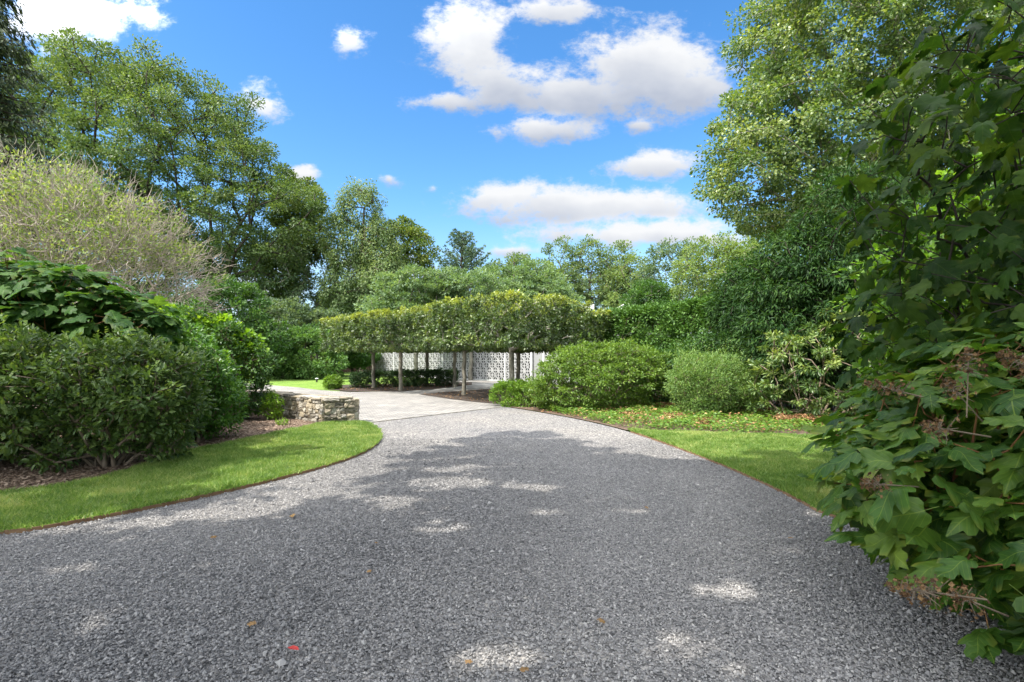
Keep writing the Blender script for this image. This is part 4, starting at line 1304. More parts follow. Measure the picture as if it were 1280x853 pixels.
# ------------------------------------------------------------------ right side: poplar, dark screen of bamboo, hedge, shrubs
def right_side():
    plant('poplar_tree', 'big sunlit poplar with glossy fluttering leaves filling the upper right', 'tree', (14.2, 18.5),
          [(13.2, 18.5, 12.4, 5.0, 4.4, 6.0), (10.3, 17.8, 8.6, 3.6, 3.0, 2.9), (11.3, 18.0, 12.4, 2.4, 3.0, 3.4), (8.7, 17.6, 7.5, 2.0, 2.2, 1.7), (18, 19, 13, 5, 4.5, 7), (14, 18, 8, 4, 3, 3), (9.9, 17.8, 10.2, 1.7, 2.2, 2.2)],
          1700, 230, .52, .112, 'poplar', 'bark_grey', 120, T=T_diamond(.36, .06), trunk_top=(13.8, 18.5, 8.5), r_trunk=.30, r_tip=.012, max_edge=1.6, gaps=.12, shell=.4, droop=.5, up=.5, rnd=.9, wander=.10, lam=.45)
    # weeping bamboo-like mass
    for j, (px, py, d, rx, rz, lab) in enumerate([
            (1010, 372, 13.6, 1.7, 1.9, 'dark drooping bamboo clump right of the clipped hedge'),
            (1075, 335, 13.0, 1.7, 2.7, 'tallest dark drooping bamboo clump under the poplar'),
            (960, 385, 15.0, 1.6, 1.6, 'dark bamboo clump at the end of the clipped hedge'),
            (1150, 380, 12.2, 1.7, 2.4, 'dark bamboo clump behind the overhanging big-leaved tree'),
            (1240, 370, 11.5, 1.9, 2.6, 'dark bamboo clump at the right edge of the picture')]):
        b = W(px, 447, d)
        plant('bamboo_clump', lab, 'bamboo', (b[0], d), [E_at(px, py, d, rx, 1.2, rz), E_at(px - 5, py + 55, d - .2, rx * 1.0, 1.1, rz * .75)],
              420, 80, .24, .15, 'bamboo', 'bark_dark', 130 + j, T=T_diamond(.13, .04), r_trunk=.10, r_tip=.007, names=('stem', 'foliage'), droop=.7, flat=.9, up=.5, max_edge=.9, zmin=.1,
              group='bamboo clumps along the right side')
    hedge('clipped_hedge', 'tall clipped yew hedge, bright green on its sunlit left end', (3.1, 20.4), (9.2, 14.0), 1.5, [(0, 3.0), (.2, 3.1), (.45, 3.15), (.7, 3.3), (1, 3.4)], 'yew', 140, 1600, 85, .10)
    # mounded shrub
    plant('mounded_shrub', 'wide clipped-looking mounded azalea with bare twigs showing low on its right', 'shrub', (2.35, 14.9, 0),
          [(2.05, 14.6, .80, 1.35, 1.2, 1.10), (3.15, 14.9, .98, 1.25, 1.1, .98), (3.9, 15.4, 1.02, .7, .8, .8)],
          1000, 70, .16, .060, 'azalea', 'stem', 150, T=T_ellipse(.26, .05), r_trunk=.06, r_tip=.004, names=('stem', 'foliage'), flat=.5, up=.9, max_edge=.4, zmin=.10, shell=.6, shoots=(500, .13, .9), lam=.8, stems=9, lumps=(14, .30), carve=lambda C, r: ~((C[:, 0] > 2.7) & (C[:, 1] < 15.2) & (C[:, 2] < .95) & (r.uniform(0, 1, len(C)) < .72)))
    plant('spirea_shrub', 'loose arching spirea shrub between the mounded azalea and the rhododendron', 'shrub', (5.0, 13.3, 0),
          [(4.95, 13.2, .82, .85, .85, .80), (5.75, 13.3, .55, .65, .6, .58), (4.6, 13.3, .95, .55, .6, .6)],
          460, 80, .16, .058, 'spirea', 'stem', 151, T=T_diamond(.20, .04), r_trunk=.05, r_tip=.004, names=('stem', 'foliage'), droop=-.5, up=.6, flat=1.0, max_edge=.4, zmin=.1, shoots=(460, .34, .7), lam=.8, stems=7, lumps=(10, .25), gaps=.25, shell=.45)
    plant('rhododendron_shrub', 'large rhododendron with yellowish leaf rosettes and dark gaps at its foot', 'shrub', (7.4, 12.0, 0),
          [(7.2, 12.0, 1.15, 1.45, 1.2, 1.15), (8.0, 12.0, 1.45, 1.2, 1.2, 1.25), (8.9, 11.6, 1.1, 1.2, 1.1, 1.1), (6.5, 12.2, .65, .8, .8, .62)],
          300, 60, .15, .115, 'rhodo', 'stem', 152, T=T_ellipse(.17, .04, .2), r_trunk=.07, r_tip=.007, names=('stem', 'foliage'), flat=.5, up=1.0, outw=.5, max_edge=.45, zmin=.12, tone_lump=.5, lam=.8, stems=6, lumps=(12, .35), shoots=(160, .10, .8))
    plant('dark_shrub', 'dark evergreen shrub in the hollow between the spirea and the hedge', 'shrub', (6.0, 15.2, 0),
          [(5.9, 15.0, 1.0, 1.5, 1.0, 1.3), (4.6, 15.8, .8, 1.0, .8, 1.0)], 260, 80, .22, .08, 'laurel', 'bark_dark', 153, r_trunk=.05, r_tip=.006, names=('stem', 'foliage'), zmin=.05, max_edge=.5)
    hedge('low_hedge', 'low bright green clipped hedge at the foot of the thickest clipped tree', (-.38, 16.2), (1.1, 15.6), 1.1, [(0, .60), (.5, .66), (1, .62)], 'box', 141, 170, 75, .055)
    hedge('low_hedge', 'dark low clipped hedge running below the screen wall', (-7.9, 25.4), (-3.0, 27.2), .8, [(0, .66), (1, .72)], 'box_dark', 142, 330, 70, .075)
    b = W(414, 480, 24)
    plant('box_ball', 'small round bright green box shrub at the left end of the dark low hedge', 'shrub', (b[0], 24, 0), [(b[0], 24.2, .30, .42, .4, .36)], 90, 60, .1, .06, 'box', 'stem', 154,
          r_trunk=.03, r_tip=.005, names=('stem', 'foliage'), zmin=.02, max_edge=.4)

def hedge(name, label, a, b, w, prof, lm, seed, n, per, size):
    rng = np.random.default_rng(seed)
    a = np.array(a, float); b = np.array(b, float); ax = b - a; L = np.linalg.norm(ax); ax /= L; nm = np.array((-ax[1], ax[0]))
    root = empty(name, ((a[0] + b[0]) / 2, (a[1] + b[1]) / 2, 0), label, 'hedge')
    t = rng.uniform(0, 1, n); H = np.interp(t, [p[0] for p in prof], [p[1] for p in prof])
    s = rng.uniform(-1, 1, n); z = rng.uniform(.08, 1, n)
    f = rng.uniform(0, 1, n)
    s = np.where(f < .34, -1, np.where(f < .62, 1, s)); z = np.where((f >= .62) & (f < .94), 1.0, z)
    e = (f >= .94); t = np.where(e & (rng.uniform(0, 1, n) < .5), 0, np.where(e, 1, t))
    bulge = 1 - .12 * z ** 3
    P2 = a + ax * (t * L)[:, None] + nm * (s * w / 2 * bulge)[:, None]
    C = np.c_[P2, z * H] + rng.normal(0, .03 + .015 * w, (n, 3))
    C[:, 2] = np.maximum(C[:, 2], .06)
    E = [((a + ax * L * k)[0], (a + ax * L * k)[1], H.mean() / 2, w * .8, w * .8, H.mean() / 1.6) for k in np.linspace(.05, .95, max(2, int(L / w)))]
    mid = (a + b) / 2
    m0 = MB(); st = []
    # several stems along the row
    k = max(2, int(L / .9)); V0, F0, off = [], [], 0
    for i in range(k):
        c = a + ax * L * (i + .5) / k
        near = C[np.abs((C[:, :2] - c) @ ax) < L / k / 2]
        if len(near) < 3: continue
        A, par, rad = grow(rng, (c[0], c[1], 0), near[:60], None, .03, .006, .1, .5, max_edge=.6)
        V, Fc = tubes(A, par, rad, 4, 1.2); V0.append(V); F0.append(Fc + off); off += len(V)
    mesh_obj('stem', np.concatenate(V0), np.concatenate(F0), M['stem'], root, smooth=True)
    P, D, Nn, S, tone = foliage(rng, C, E, per, max(.12, size * 2.4), size, .8, .8, .8, .7, 0, .3)
    leaves_obj('foliage', T_ellipse(.25, .05) if size < .09 else T_diamond(.26, .06), P, D, Nn, S, tone, LM[lm], root)
    return root
right_side()

def ground_cover():
    rng = np.random.default_rng(160)
    poly = [G(672, 512), G(700, 519), G(740, 527), G(785, 537.5), G(830, 540.5), G(900, 543), G(980, 545), G(1060, 548), (8.6, 9.8), (8.8, 11.4), G(960, 515), G(860, 513), G(800, 506), G(740, 506)]
    n = 60000
    P = np.c_[rng.uniform(.5, 9, n), rng.uniform(9, 16.5, n)]
    P = P[poly_in(P, poly)]
    f = np.sin(P[:, 0] * 3.1) * np.sin(P[:, 1] * 2.7) + rng.normal(0, .5, len(P))
    P = P[f > -.55][:26000]; n = len(P)
    z = rng.uniform(.03, .17, n) * (1 + .35 * np.sin(P[:, 0] * 5) * np.sin(P[:, 1] * 4))
    Pp = np.c_[P, z]
    a = rng.uniform(0, 6.28, n)
    D = np.c_[np.cos(a), np.sin(a), rng.uniform(-.3, .6, n)]; Nn = np.c_[rng.normal(0, .45, (n, 2)), np.ones(n)]
    o = leaves_obj('ground_cover', T_ellipse(.26, .05), Pp, D, Nn, .062 * rng.uniform(.6, 1.4, n), rng.beta(2, 2, n), LM['ground'], None)
    tag(o, 'leafy green ground cover along the edge of the right bed', None, None, 'stuff')
ground_cover()

def litter():
    rng = np.random.default_rng(170)
    n = 5200
    P = np.c_[rng.uniform(.6, 9, n), rng.uniform(9.6, 16, n)]
    P = P[poly_in(P, bed_right) & (rng.uniform(0, 1, n) < .35 + .65 * (np.sin(P[:, 0] * 2.3 + 1) * np.sin(P[:, 1] * 2.9) > 0))]
    Q = np.c_[rng.uniform(-8, 1.5, 2500), rng.uniform(15, 28, 2500)]
    Q = Q[poly_in(Q, bed_mid) | poly_in(Q, bed_far)]
    P = np.concatenate([P, Q]); n = len(P)
    z = np.where(P[:, 0] > 1.5, rng.uniform(.05, .20, n), .04)
    a = rng.uniform(0, 6.28, n)
    o = leaves_obj('leaf_litter', T_diamond(.35, .12), np.c_[P, z], np.c_[np.cos(a), np.sin(a), rng.uniform(-.2, .5, n)], np.c_[rng.normal(0, .5, (n, 2)), np.ones(n)], .06 * rng.uniform(.6, 1.3, n), rng.uniform(0, 1, n), M['dead'], None)
    tag(o, 'dry orange-brown leaves scattered over the beds', None, None, 'stuff')
litter()

def withered_fern(x, y, h, seed, label, n=34):
    rng = np.random.default_rng(seed)
    root = empty('withered_fern', (x, y, 0), label, 'fern', 'withered ferns in the right bed')
    A = [np.array((x, y, 0.))]; par = [-1]; rad = [.006]
    P, D, Nn = [], [], []
    for i in range(n):
        a = rng.uniform(0, 6.28); l = h * rng.uniform(.6, 1.3); prev = 0
        dr = np.array((math.cos(a), math.sin(a), 0))
        for q in range(1, 6):
            t = q / 5
            p = np.array((x, y, 0)) + dr * l * t * .9 + np.array((0, 0, l * (1.5 * t - 1.35 * t * t)))
            p[2] = max(p[2], .01)
            A.append(p); par.append(prev); rad.append(.003); prev = len(A) - 1
            for s in (-1, 1, -1, 1, 1, -1):
                P.append(p + rng.normal(0, .012, 3)); sd = np.cross(dr, (0, 0, 1)) * s
                D.append(sd + dr * .5 + rng.normal(0, .4, 3) + np.array((0, 0, -.3))); Nn.append(rng.normal(0, .6, 3) + np.array((0, 0, 1)))
    V, Fc = tubes(np.array(A), np.array(par), np.array(rad), 4)
    mesh_obj('stem', V, Fc, M['stem_red'], root)
    P, D, Nn = np.array(P), np.array(D), np.array(Nn)
    leaves_obj('frond', T_diamond(.25, .1), P, D, Nn, .05 * rng.uniform(.5, 1.4, len(P)) * (h / .3) ** .5, rng.uniform(0, 1, len(P)), M['dead'], root)
for i, (px, py, h, lab) in enumerate([
        (745, 512, .34, 'withered brown fern at the foot of the mounded azalea, nearest the court'), (775, 508, .30, 'withered brown fern under the bare twigs of the mounded azalea'),
        (812, 506, .46, 'tallest withered fern in the gap between the azalea and the spirea'), (835, 512, .28, 'withered brown fern at the left foot of the spirea'),
        (905, 515, .36, 'withered brown fern at the right foot of the spirea'), (938, 520, .40, 'orange-brown fern in the gap between spirea and rhododendron'),
        (985, 530, .34, 'withered fern under the left side of the rhododendron'), (1022, 534, .36, 'withered fern under the middle of the rhododendron'),
        (880, 531, .20, 'small dry fern in the ground cover near the right lawn'), (790, 524, .22, 'small dry fern in the ground cover near the gravel edge'),
        (842, 524, .20, 'small dry fern in the middle of the ground cover')]):
    x, y = G(px, py); withered_fern(x, y, h * 1.35, 200 + i, lab)

# ------------------------------------------------------------------ left side
def twiggy_tree():
    rng = np.random.default_rng(300)
    base = (-11.4, 13.6, 0)
    E = [(-11.4, 13.8, 3.5, 3.3, 2.4, 2.6), (-13.8, 14.2, 4.1, 2.6, 2.3, 3.0), (-9.7, 13.4, 2.6, 1.6, 1.6, 1.2), (-12.3, 14, 4.9, 2.5, 2.1, 1.7), (-10.4, 13.8, 4.6, 1.2, 1.0, .9), (-14.6, 14, 5.9, 1.1, 1, 1.0)]
    root = empty('twiggy_tree', base, 'half-bare multi-stemmed tree of pale tan twigs with sparse lime leaves', 'tree')
    C = crown_points(rng, E, 1300, .2)
    C = C[np.sin(C[:, 0] * 1.7 + 1) * np.sin(C[:, 2] * 2.2) * np.sin(C[:, 1] * 2) > -.45]
    A, par, rad = grow(rng, base, C, None, .16, .005, .10, .62, max_edge=.7)
    V, Fc = tubes(A, par, rad, 4, 1.2)
    # a haze of fine twigs at every tip
    n = len(C); m = 10
    idx = np.repeat(np.arange(n), m)
    od = out_dir(C, E)[idx]
    dr = unit(od + rng.normal(0, .65, od.shape) + np.array((0.1, 0, .35)))
    p0 = C[idx] + rng.normal(0, .10, od.shape)
    L = rng.uniform(.22, .60, len(idx))
    p1 = p0 + dr * L[:, None] * .5 + rng.normal(0, .02, od.shape); p2 = p1 + unit(dr + rng.normal(0, .3, dr.shape)) * L[:, None] * .5
    ring = np.array([(1, 0), (-.5, .87), (-.5, -.87)])
    def rg(p, d, r):
        ref = np.array((.3, .2, .93)); u = unit(np.cross(d, ref)); v = np.cross(d, u)
        return p[:, None] + r * (ring[None, :, 0:1] * u[:, None] + ring[None, :, 1:2] * v[:, None])
    VV = np.concatenate([rg(p0, dr, .0085), rg(p1, dr, .0065), rg(p2, dr, .0030)], 1)
    k3 = [(i + o, (i + 1) % 3 + o, (i + 1) % 3 + o + 3, i + o + 3) for o in (0, 3) for i in range(3)]
    FF = (np.array(k3)[None] + (np.arange(len(idx)) * 9)[:, None, None]).reshape(-1, 4)
    mesh_obj('trunk', V, Fc, M['twig'], root, smooth=True)
    mesh_obj('twigs', VV.reshape(-1, 3), FF, M['twig'], root, smooth=True)
    # leaves thicker in the upper crown
    w = np.clip((C[:, 2] - 2.7) / 3.2, .12, 1) ** 1.2
    keep = rng.uniform(0, 1, n) < w
    P, D, Nn, S, tone = foliage(rng, C[keep], E, 48, .30, .088, .8, .6, .6, .8)
    leaves_obj('crown', T_diamond(.28, .06), P, D, Nn, S, tone, LM['twiggy'], root)
twiggy_tree()

def left_shrubs():
    VB = T_ellipse(.23, .07, .18)
    plant('viburnum_shrub', 'big dark leafy viburnum nearest the camera, bare stems showing at its foot', 'shrub', (-5.45, 6.95, 0),
          [(-5.35, 6.95, 1.10, .95, .75, .72), (-6.4, 6.85, 1.0, 1.1, .85, .86), (-7.6, 6.8, 1.0, 1.2, 1.0, .92), (-4.85, 7.15, .85, .48, .5, .55), (-5.6, 6.9, .70, 1.15, .65, .45)],
          1050, 40, .16, .084, 'viburnum', 'stem', 310, T=VB, r_trunk=.055, r_tip=.0045, names=('stem', 'foliage'), up=.8, flat=.6, max_edge=.35, zmin=.07, shell=.5, wander=.10, gaps=.28, droop=-.3, lam=.8, stems=9, lumps=(26, .28, 1.5), shoots=(260, .18, .9), carve=lambda C, r: ~((C[:, 1] < 6.9) & (C[:, 0] > -6.3) & (C[:, 0] < -4.9) & (C[:, 2] < .62) & (r.uniform(0, 1, len(C)) < .6)))
    plant('viburnum_shrub', 'bright green sunlit viburnum right of the big dark one', 'shrub', (-5.6, 8.95, 0),
          [(-5.8, 9.05, 1.0, .85, .75, .88), (-6.7, 9.2, 1.2, .95, .8, 1.0), (-5.35, 9.4, .62, .40, .4, .48)],
          620, 46, .16, .078, 'viburnum_bright', 'stem', 311, T=VB, r_trunk=.06, r_tip=.0045, names=('stem', 'foliage'), up=.8, flat=.6, max_edge=.35, zmin=.08, gaps=.24, droop=-.3, lam=.8, stems=7, lumps=(18, .28), shoots=(220, .18, .9))
    plant('laurel_shrub', 'tall dense dark green shrub whose right side ends at the stone wall', 'shrub', (-7.0, 12.2, 0),
          [(-6.9, 12.1, 1.25, 1.0, .75, 1.05), (-7.9, 12.2, 1.5, 1.1, .9, 1.15), (-6.35, 12.1, .75, .60, .5, .68), (-8.8, 11.8, 1.4, 1.2, 1.0, 1.2)],
          760, 58, .18, .078, 'laurel', 'stem', 312, T=T_ellipse(.24, .05, .12), r_trunk=.06, r_tip=.0045, names=('stem', 'foliage'), up=.8, flat=.7, max_edge=.4, zmin=.06, gaps=.18, lam=.8, stems=6, lumps=(18, .34), shoots=(240, .20, .8))
    plant('maple_shrub', 'lime green shrub crowning the dark one beside the stone wall', 'shrub', (-7.9, 12.6, 0),
          [(-7.6, 12.3, 2.0, 1.0, .8, .55), (-8.8, 12.5, 2.25, 1.1, .8, .6), (-6.6, 12.2, 1.6, .55, .5, .6), (-10.0, 12.6, 2.2, 1.2, .9, .6)],
          260, 60, .2, .13, 'lime', 'stem', 313, T=T_ellipse(.34, .05, .12), r_trunk=.05, r_tip=.006, names=('stem', 'foliage'), up=1.0, flat=.5, max_edge=.5)
    plant('laurel_shrub', 'mid-green shrub behind the bright viburnum, under the half-bare tree', 'shrub', (-7.6, 10.2, 0),
          [(-7.2, 10.2, 1.5, 1.2, .8, .75), (-8.6, 10.0, 1.6, 1.3, .9, .85), (-7.8, 10.2, .8, 1.5, .8, .8)],
          420, 56, .2, .085, 'viburnum_bright', 'stem', 314, T=VB, r_trunk=.06, r_tip=.005, names=('stem', 'foliage'), up=.8, max_edge=.4)
    plant('young_shrub', 'small bright sprig of a shrub at the left end of the stone wall', 'shrub', (-5.72, 12.2, 0),
          [(-5.68, 12.1, .36, .20, .22, .34)], 36, 36, .1, .06, 'lime', 'stem', 315, T=VB, r_trunk=.02, r_tip=.004, names=('stem', 'foliage'), max_edge=.3)
    plant('young_shrub', 'tiny green seedling alone in the sunlit mulch', 'shrub', (*G(352, 534), 0),
          [(*G(352, 533), .09, .10, .1, .09)], 12, 16, .05, .045, 'lime', 'stem', 316, T=VB, r_trunk=.006, r_tip=.002, names=('stem', 'foliage'), max_edge=.2)
left_shrubs()

# ------------------------------------------------------------------ big-leaved shrubs
RT = np.random.default_rng(1)
OAKT = [T_oak(.20, 0, RT), T_oak(.45, 1.7, RT, .0), T_oak(.05, 3.1, RT, .22), T_oak(.75, 4.4, RT, .05), T_oak(.28, 5.3, RT, .35), T_oak(-.12, 2.3, RT, .12), T_oak(.55, .9, RT, -.12)]

def big_leaf(name, label, cat, base, E, n, size, lm, seed, layers=((1.0, 1.0),), droop=.35, up=1.0, names=('stem', 'foliage'), stem='stem_red', r_trunk=.05,
             lod=0, trunk_top=None, view_keep=None, outw=.5, slump=0.0, rnd=.28):
    rng = np.random.default_rng(seed)
    root = empty(name, (*base[:2], 0), label, cat)
    C = []
    for fr, amt in layers:
        E2 = [(e[0], e[1], e[2], e[3] * fr, e[4] * fr, e[5] * fr) for e in E]
        C.append(crown_points(rng, E2, int(n * amt), .86))
    C = np.concatenate(C)
    C = C[C[:, 2] > .08]
    if view_keep is not None: C = C[view_keep(C)]
    A, par, rad = grow(rng, (*base[:2], 0), C - np.array((0, 0, .02)), trunk_top, r_trunk, .0035, .10, .5, max_edge=.3)
    V, Fc = tubes(A, par, rad, 5, 1.2)
    mesh_obj(names[0], V, Fc, M[stem], root, smooth=True)
    idx = np.repeat(np.arange(len(C)), 3)
    od = out_dir(C, E)[idx]
    n3 = len(idx)
    hz = od.copy(); hz[:, 2] *= .25
    D = unit(unit(hz) * outw + unit(rng.normal(0, 1, (n3, 3)) * (1, 1, .15)) * .9 - np.array((0, 0, droop)))
    P = C[idx] + D * size * rng.uniform(.10, .45, (n3, 1)) + rng.normal(0, .025, (n3, 3))
    Nn = unit(np.array((0, 0, up)) + od * .55 + rng.normal(0, rnd, (n3, 3)))
    S = size * rng.uniform(.5, 1.25, n3)
    tone = np.clip(rng.beta(2, 2.4, n3) + .15 * np.repeat(rng.normal(0, 1, len(C)), 3), 0, 1)
    leaves_obj(names[1], OAKT, P, D, Nn, S, tone, LM[lm], root, smooth=True)
    return root, C

big_leaf('hydrangea_shrub', 'broad-leaved hydrangea rising above the dark viburnum on the left', 'shrub', (-7.3, 8.5),
         [(-6.05, 8.0, 2.0, .75, .6, .46), (-7.0, 7.95, 2.3, .95, .7, .60), (-8.2, 7.9, 2.5, 1.1, .8, .66)], 340, .29, 'oakleaf_left', 320,
         layers=((1.0, 1.0), (.75, .4)), droop=.25)

hyd, HC = big_leaf('oakleaf_hydrangea', 'oakleaf hydrangea with huge lobed leaves and dried brown flower heads, close by on the right', 'shrub', (3.5, 3.3),
         [(3.40, 2.95, .80, 1.40, 1.25, .86), (3.33, 2.35, .62, 1.27, 1.05, .74), (4.0, 3.6, .9, 1.5, 1.2, .9), (2.46, 2.85, .80, .56, .5, .38), (2.95, 2.0, .40, .70, .6, .40)], 980, .205, 'oakleaf', 330,
         layers=((1.0, 1.0), (.84, .6), (.64, .4)), droop=.26, rnd=.32, r_trunk=.05, view_keep=lambda C: (C[:, 1] > 1.2))

def panicle(p, axis, L, seed, root):
    rng = np.random.default_rng(seed)
    p = np.array(p, float); ax = unit(np.array(axis, float))
    A = [p - ax * .22]; par = [-1]; rad = [.004]
    for i in range(1, 9): A.append(p + ax * L * (i / 8 - .0)); par.append(i - 1); rad.append(.0035)
    n = int(330 * L / .25)
    t = rng.uniform(0, 1, n) ** .8
    rr = ((1 - t) * .052 + .012) * (1 + .35 * np.sin(t * 26))
    v = unit(np.cross(rng.normal(0, 1, (n, 3)), ax))
    P = p + ax * (L * t)[:, None] + v * (rr * rng.uniform(.75, 1.1, n))[:, None]
    for i in range(0, n, 5): A.append(P[i]); par.append(1 + int(t[i] * 7)); rad.append(.0008)
    V, Fc = tubes(np.array(A), np.array(par), np.array(rad), 4)
    fh = mesh_obj('flower_head', V, Fc, M['stem'], root)
    # four-sepal florets
    Ps, Ds, Ns, Ss, Ts = [], [], [], [], []
    nn = unit(v + ax * .3 + rng.normal(0, .5, (n, 3)))
    u = unit(np.cross(nn, rng.normal(0, 1, (n, 3)))); w = np.cross(nn, u)
    tn = rng.uniform(0, 1, n)
    sz = np.where(rng.uniform(0, 1, n) < .30, .0115, .0045) * rng.uniform(.7, 1.2, n)
    for d in (u, -u, w, -w):
        Ps.append(P); Ds.append(d + nn * .35); Ns.append(nn); Ss.append(sz); Ts.append(tn)
    o = leaves_obj('blossom', T_diamond(.48, .15), np.concatenate(Ps), np.concatenate(Ds), np.concatenate(Ns), np.concatenate(Ss), np.concatenate(Ts), M['floret'], root)
    o.parent = fh
    o.matrix_parent_inverse.identity()
    o['kind'] = 'stuff'
for i, (px, py, d, ax, L) in enumerate([
        (1175, 742, 2.0, (-.95, -.15, .18), .24), (1215, 752, 2.1, (-.8, -.2, .35), .12), (1210, 468, 2.45, (-.15, -.2, .9), .13), (1290, 462, 2.4, (-.9, -.2, .35), .22),
        (1188, 538, 2.45, (-.9, -.1, .15), .16), (1135, 492, 2.9, (-.95, .1, .25), .24), (1200, 495, 2.6, (-.6, -.2, .5), .14), (1105, 606, 2.6, (-.9, -.2, .1), .14),]):
    panicle(W(px, py, d), ax, L, 400 + i, hyd)

# small tree with big dark leaves hanging in from the right
big_leaf('overhanging_tree', 'dark big-leaved tree leaning in over the right edge of the picture', 'tree', (6.6, 4.6),
         [(5.5, 4.1, 2.85, 2.7, 1.5, 2.1), (5.3, 4.6, 1.8, 2.2, 1.3, 1.2), (6.6, 4.3, 3.6, 2.2, 1.5, 1.6)], 1150, .185, 'oakleaf_dark', 340,
         layers=((1.0, 1.0), (.82, .7), (.6, .5)), droop=.6, names=('trunk', 'crown'), stem='bark_dark', r_trunk=.09, trunk_top=(6.2, 4.5, 1.6), rnd=.4)
plant('beech_tree', 'small bright-leaved beech showing through the dark overhanging leaves', 'tree', (7.6, 7.2, 0),
      [(7.0, 7.1, 2.2, 2.2, 1.2, 1.6), (6.2, 6.8, 1.5, 1.4, 1.0, 1.1), (8.4, 7.2, 3.6, 2.2, 1.4, 1.8)],
      520, 42, .26, .105, 'beech', 'bark_dark', 341, T=T_ellipse(.28, .04, .1), trunk_top=(7.3, 7.1, 1.6), r_trunk=.08, r_tip=.005, max_edge=.6, up=1.0, flat=.4)

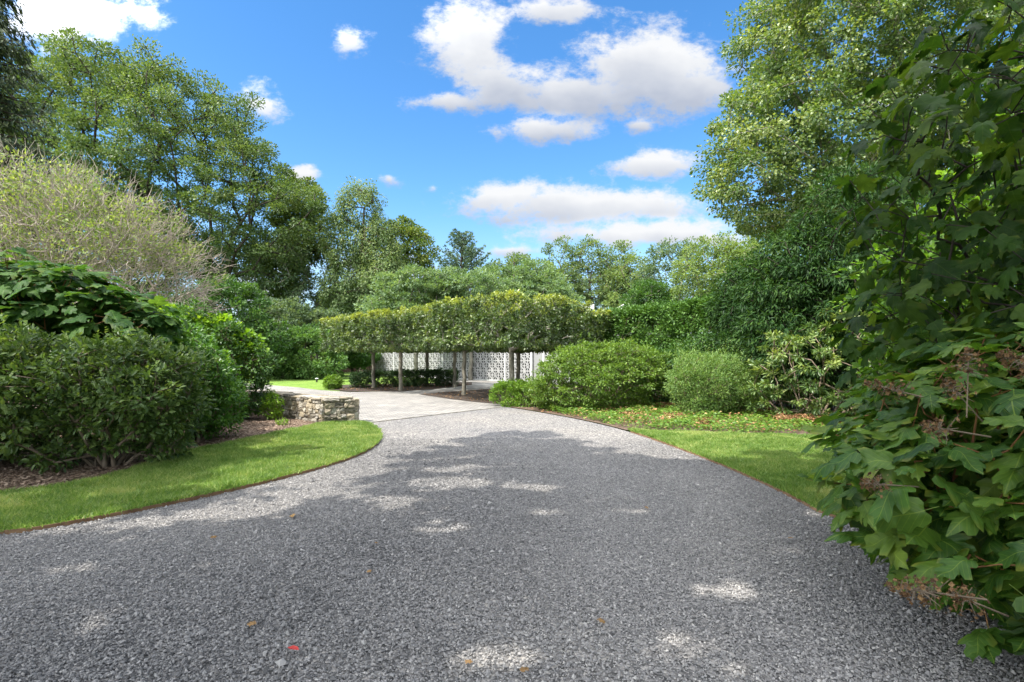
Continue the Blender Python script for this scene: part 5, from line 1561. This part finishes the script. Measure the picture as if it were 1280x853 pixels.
# ------------------------------------------------------------------ the tree overhead (its shade lies over the gravel)
def overhead_tree():
    rng = np.random.default_rng(500)
    def lift(gx, gy, h): return np.array((gx + SUN_H.x * SHK * h, gy + SUN_H.y * SHK * h, h))
    # shade wanted on the ground (x, y, radius, height of the bough that casts it)
    T = [(0.0, 2.6, 2.4, 9), (2.4, 3.0, 2.4, 9.5), (-2.3, 2.2, 2.2, 8.5), (4.6, 3.6, 2.1, 9), (6.4, 4.6, 1.5, 9.5), (-4.6, 1.9, 2.0, 8.5), (0.9, 5.2, 1.8, 9), (2.9, 5.2, 1.7, 9.4), (4.6, 5.9, 1.2, 9),
         (-0.6, 4.4, 1.2, 8.4), (0.9, 6.6, .9, 8.8), (2.0, 6.3, .8, 9), (-2.3, 4.0, 1.0, 8.2),
         (-6.2, 5.6, 1.3, 8.0), (-5.0, 6.3, .9, 8.0), (-4.6, 4.9, .5, 8.0), (-7.5, 6.5, 1.6, 8.5), (5.6, 7.2, .8, 9.3), (0, -1, 4, 10), (5, -.5, 4, 10), (-4, -2, 3.5, 9), (-1.5, 6.0, .35, 8.4), (-4.2, 3.2, .8, 8.4), (-3.4, 5.3, .22, 8)]
    C, E = [], []
    for gx, gy, r, h in T:
        c = lift(gx, gy, h)
        E.append((*c, r, r, .9))
        n = int(26 * r * r) + 5
        a = rng.uniform(0, 6.283, n); q = np.sqrt(rng.uniform(0, 1, n)) * r
        pts = np.c_[np.cos(a) * q, np.sin(a) * q, rng.uniform(-.5, .9, n)]
        C.append(c + pts)
    C = np.concatenate(C)
    # keep every bough above what the camera could see
    lim = 1.5 + np.maximum(C[:, 1] + .6, 0) * .78 + .5
    C = C[C[:, 2] > lim]
    f = np.sin(C[:, 0] * 2.1 + 1) * np.sin(C[:, 1] * 2.3) + rng.normal(0, .25, len(C))
    C = C[f > -.78]
    root = empty('shade_tree', (-6.4, -3.4, 0), 'tall tree behind the camera whose boughs shade the gravel', 'tree')
    C2 = []
    P, D, Nn, S, tone = foliage(rng, C, E, 95, .30, .16, .5, 1.0, .3, .6)
    k = P[:, 2] > 1.5 + np.maximum(P[:, 1], 0) * .76 + .3
    # slim outer boughs whose shade reaches up the drive like fingers
    for px, py, rx, ry in [(700, 573, 74, 6), (640, 559, 56, 5), (730, 594, 80, 5), (650, 544, 42, 4.5), (612, 551, 44, 4), (575, 561, 42, 3.5), (540, 570, 36, 3), (525, 582, 40, 3), (620, 566, 60, 6), (690, 554, 42, 5), (728, 563, 34, 3.5), (668, 574, 70, 7),
                           (600, 578, 60, 4), (775, 573, 26, 2.6), (812, 577, 32, 3), (850, 583, 34, 3.2), (745, 580, 50, 5), (690, 590, 70, 6), (640, 590, 46, 4), (880, 592, 40, 5), (760, 607, 30, 4), (905, 602, 50, 6),
                           (930, 584, 50, 4), (990, 590, 60, 9), (1015, 612, 60, 9), (965, 573, 36, 2.5), (1050, 576, 30, 3), (940, 605, 40, 6),
                           (368, 566, 30, 2.2), (312, 575, 44, 3), (215, 603, 42, 4), (140, 622, 50, 5), (55, 640, 60, 7), (20, 655, 40, 4)]:
        gx0, gy0 = G(px, py); a_, b_ = rx / F * gy0, 960.0 / (py - HOR) ** 2 * ry
        n_ = int(150 * a_ * b_) + 8
        th, q_ = rng.uniform(0, 6.283, n_), np.sqrt(rng.uniform(0, 1, n_))
        c_ = lift(gx0, gy0, 8.8) + np.c_[np.cos(th) * q_ * a_, np.sin(th) * q_ * b_, rng.uniform(-.15, .25, n_)]
        p_, d_, n2_, s_, t_ = foliage(rng, c_, E, 26, .13, .12, .5, 1.2, .2, .5)
        P, D, Nn, S, tone = np.concatenate([P, p_]), np.concatenate([D, d_]), np.concatenate([Nn, n2_]), np.concatenate([S, s_]), np.concatenate([tone, t_])
        C2.append(c_[::3])
    k = P[:, 2] > 1.5 + np.maximum(P[:, 1], 0) * .72 + .2
    # openings in the canopy that let spots of sun through
    gx, gy = P[:, 0] - SUN_H.x * SHK * P[:, 2], P[:, 1] - SUN_H.y * SHK * P[:, 2]
    for px, py, rx, ry in [(550, 661, .23, .19), (690, 641, .22, .11), (790, 640, .20, .10), (905, 738, .22, .12), (872, 822, .25, .15), (850, 800, .14, .08), (1000, 690, .15, .08), (618, 822, .22, .13), (570, 604, .58, .20), (668, 611, .28, .13), (700, 668, .12, .06),
                           (100, 713, .26, .09), (745, 600, .22, .08), (300, 640, .3, .2), (470, 622, .30, .12)]:
        hx, hy = G(px, py)
        q = ((gx - hx) / (rx * 1.45)) ** 2 + ((gy - hy) / (ry * 1.45)) ** 2
        k &= q > rng.uniform(.75, 1.2, len(P))
    A, par, rad = grow(rng, (-6.4, -3.4, 0), np.concatenate([C] + C2), (-5.9, -3.0, 6.6), .30, .008, .08, .5, max_edge=1.0)
    V, Fc = tubes(A, par, rad, 6, 1.4)
    mesh_obj('trunk', V, Fc, M['bark'], root, smooth=True)
    # lacy edges: thin the outer leaves of every bough
    f2 = np.sin(gx * 5.1 + 2 * np.sin(gy * 3.3)) * np.sin(gy * 6.3 + 2 * np.sin(gx * 2.9))
    k &= (gy < 4.6) | (S < .1) | (f2 > -.75 + rng.normal(0, .08, len(P)))
    leaves_obj('crown', T_ellipse(.32, .04, .1), P[k], D[k], Nn[k], S[k], tone[k], LM['oak'], root)
overhead_tree()

# ------------------------------------------------------------------ fallen leaves
def fallen(px, py, size, mat, label, seed, cat='leaf'):
    rng = np.random.default_rng(seed)
    x, y = G(px, py)
    a = rng.uniform(0, 6.28)
    T = OAKT[(0, 2, 4)[seed % 3]] if mat == 'brown_leaf' else T_ellipse(.33, .12, -.15)
    V, Fc, at = scatter(T, np.array([(x, y, .026)]), np.array([(math.cos(a), math.sin(a), .1)]), np.array([(rng.normal(0, .2), rng.normal(0, .2), 1.)]), np.array([size]), np.array([rng.uniform(.2, .9)]))
    o = mesh_obj('fallen_leaf', V, Fc, M[mat], None, at)
    tag(o, label, cat, 'fallen leaves on the gravel')
fallen(374, 819, .060, 'red_leaf', 'red fallen leaf lying on the shaded gravel', 1)
for i, (px, py, sz, lab) in enumerate([
        (311, 785, .05, 'small curled olive leaf left of the red one'), (652, 846, .05, 'yellowish leaf at the bottom edge of the gravel'), (753, 784, .055, 'brown leaf on the gravel right of centre'),
        (460, 718, .04, 'tan leaf in the middle of the shaded gravel'), (365, 647, .06, 'brown leaf near the lawn edging on the left'), (270, 674, .05, 'dark tan leaf near the left lawn edge'),
        (990, 676, .045, 'tan leaf under the dappled light on the right'), (806, 637, .045, 'pale brown leaf far out in the shade'), (589, 835, .04, 'tan fragment of leaf in the dappled light at the bottom'), (472, 683, .035, 'pale tan leaf just above the centre of the shaded gravel')]):
    fallen(px, py, sz, 'brown_leaf', lab, 10 + i)
print('objects', len(bpy.data.objects), 'faces', sum(len(m.polygons) for m in bpy.data.meshes))
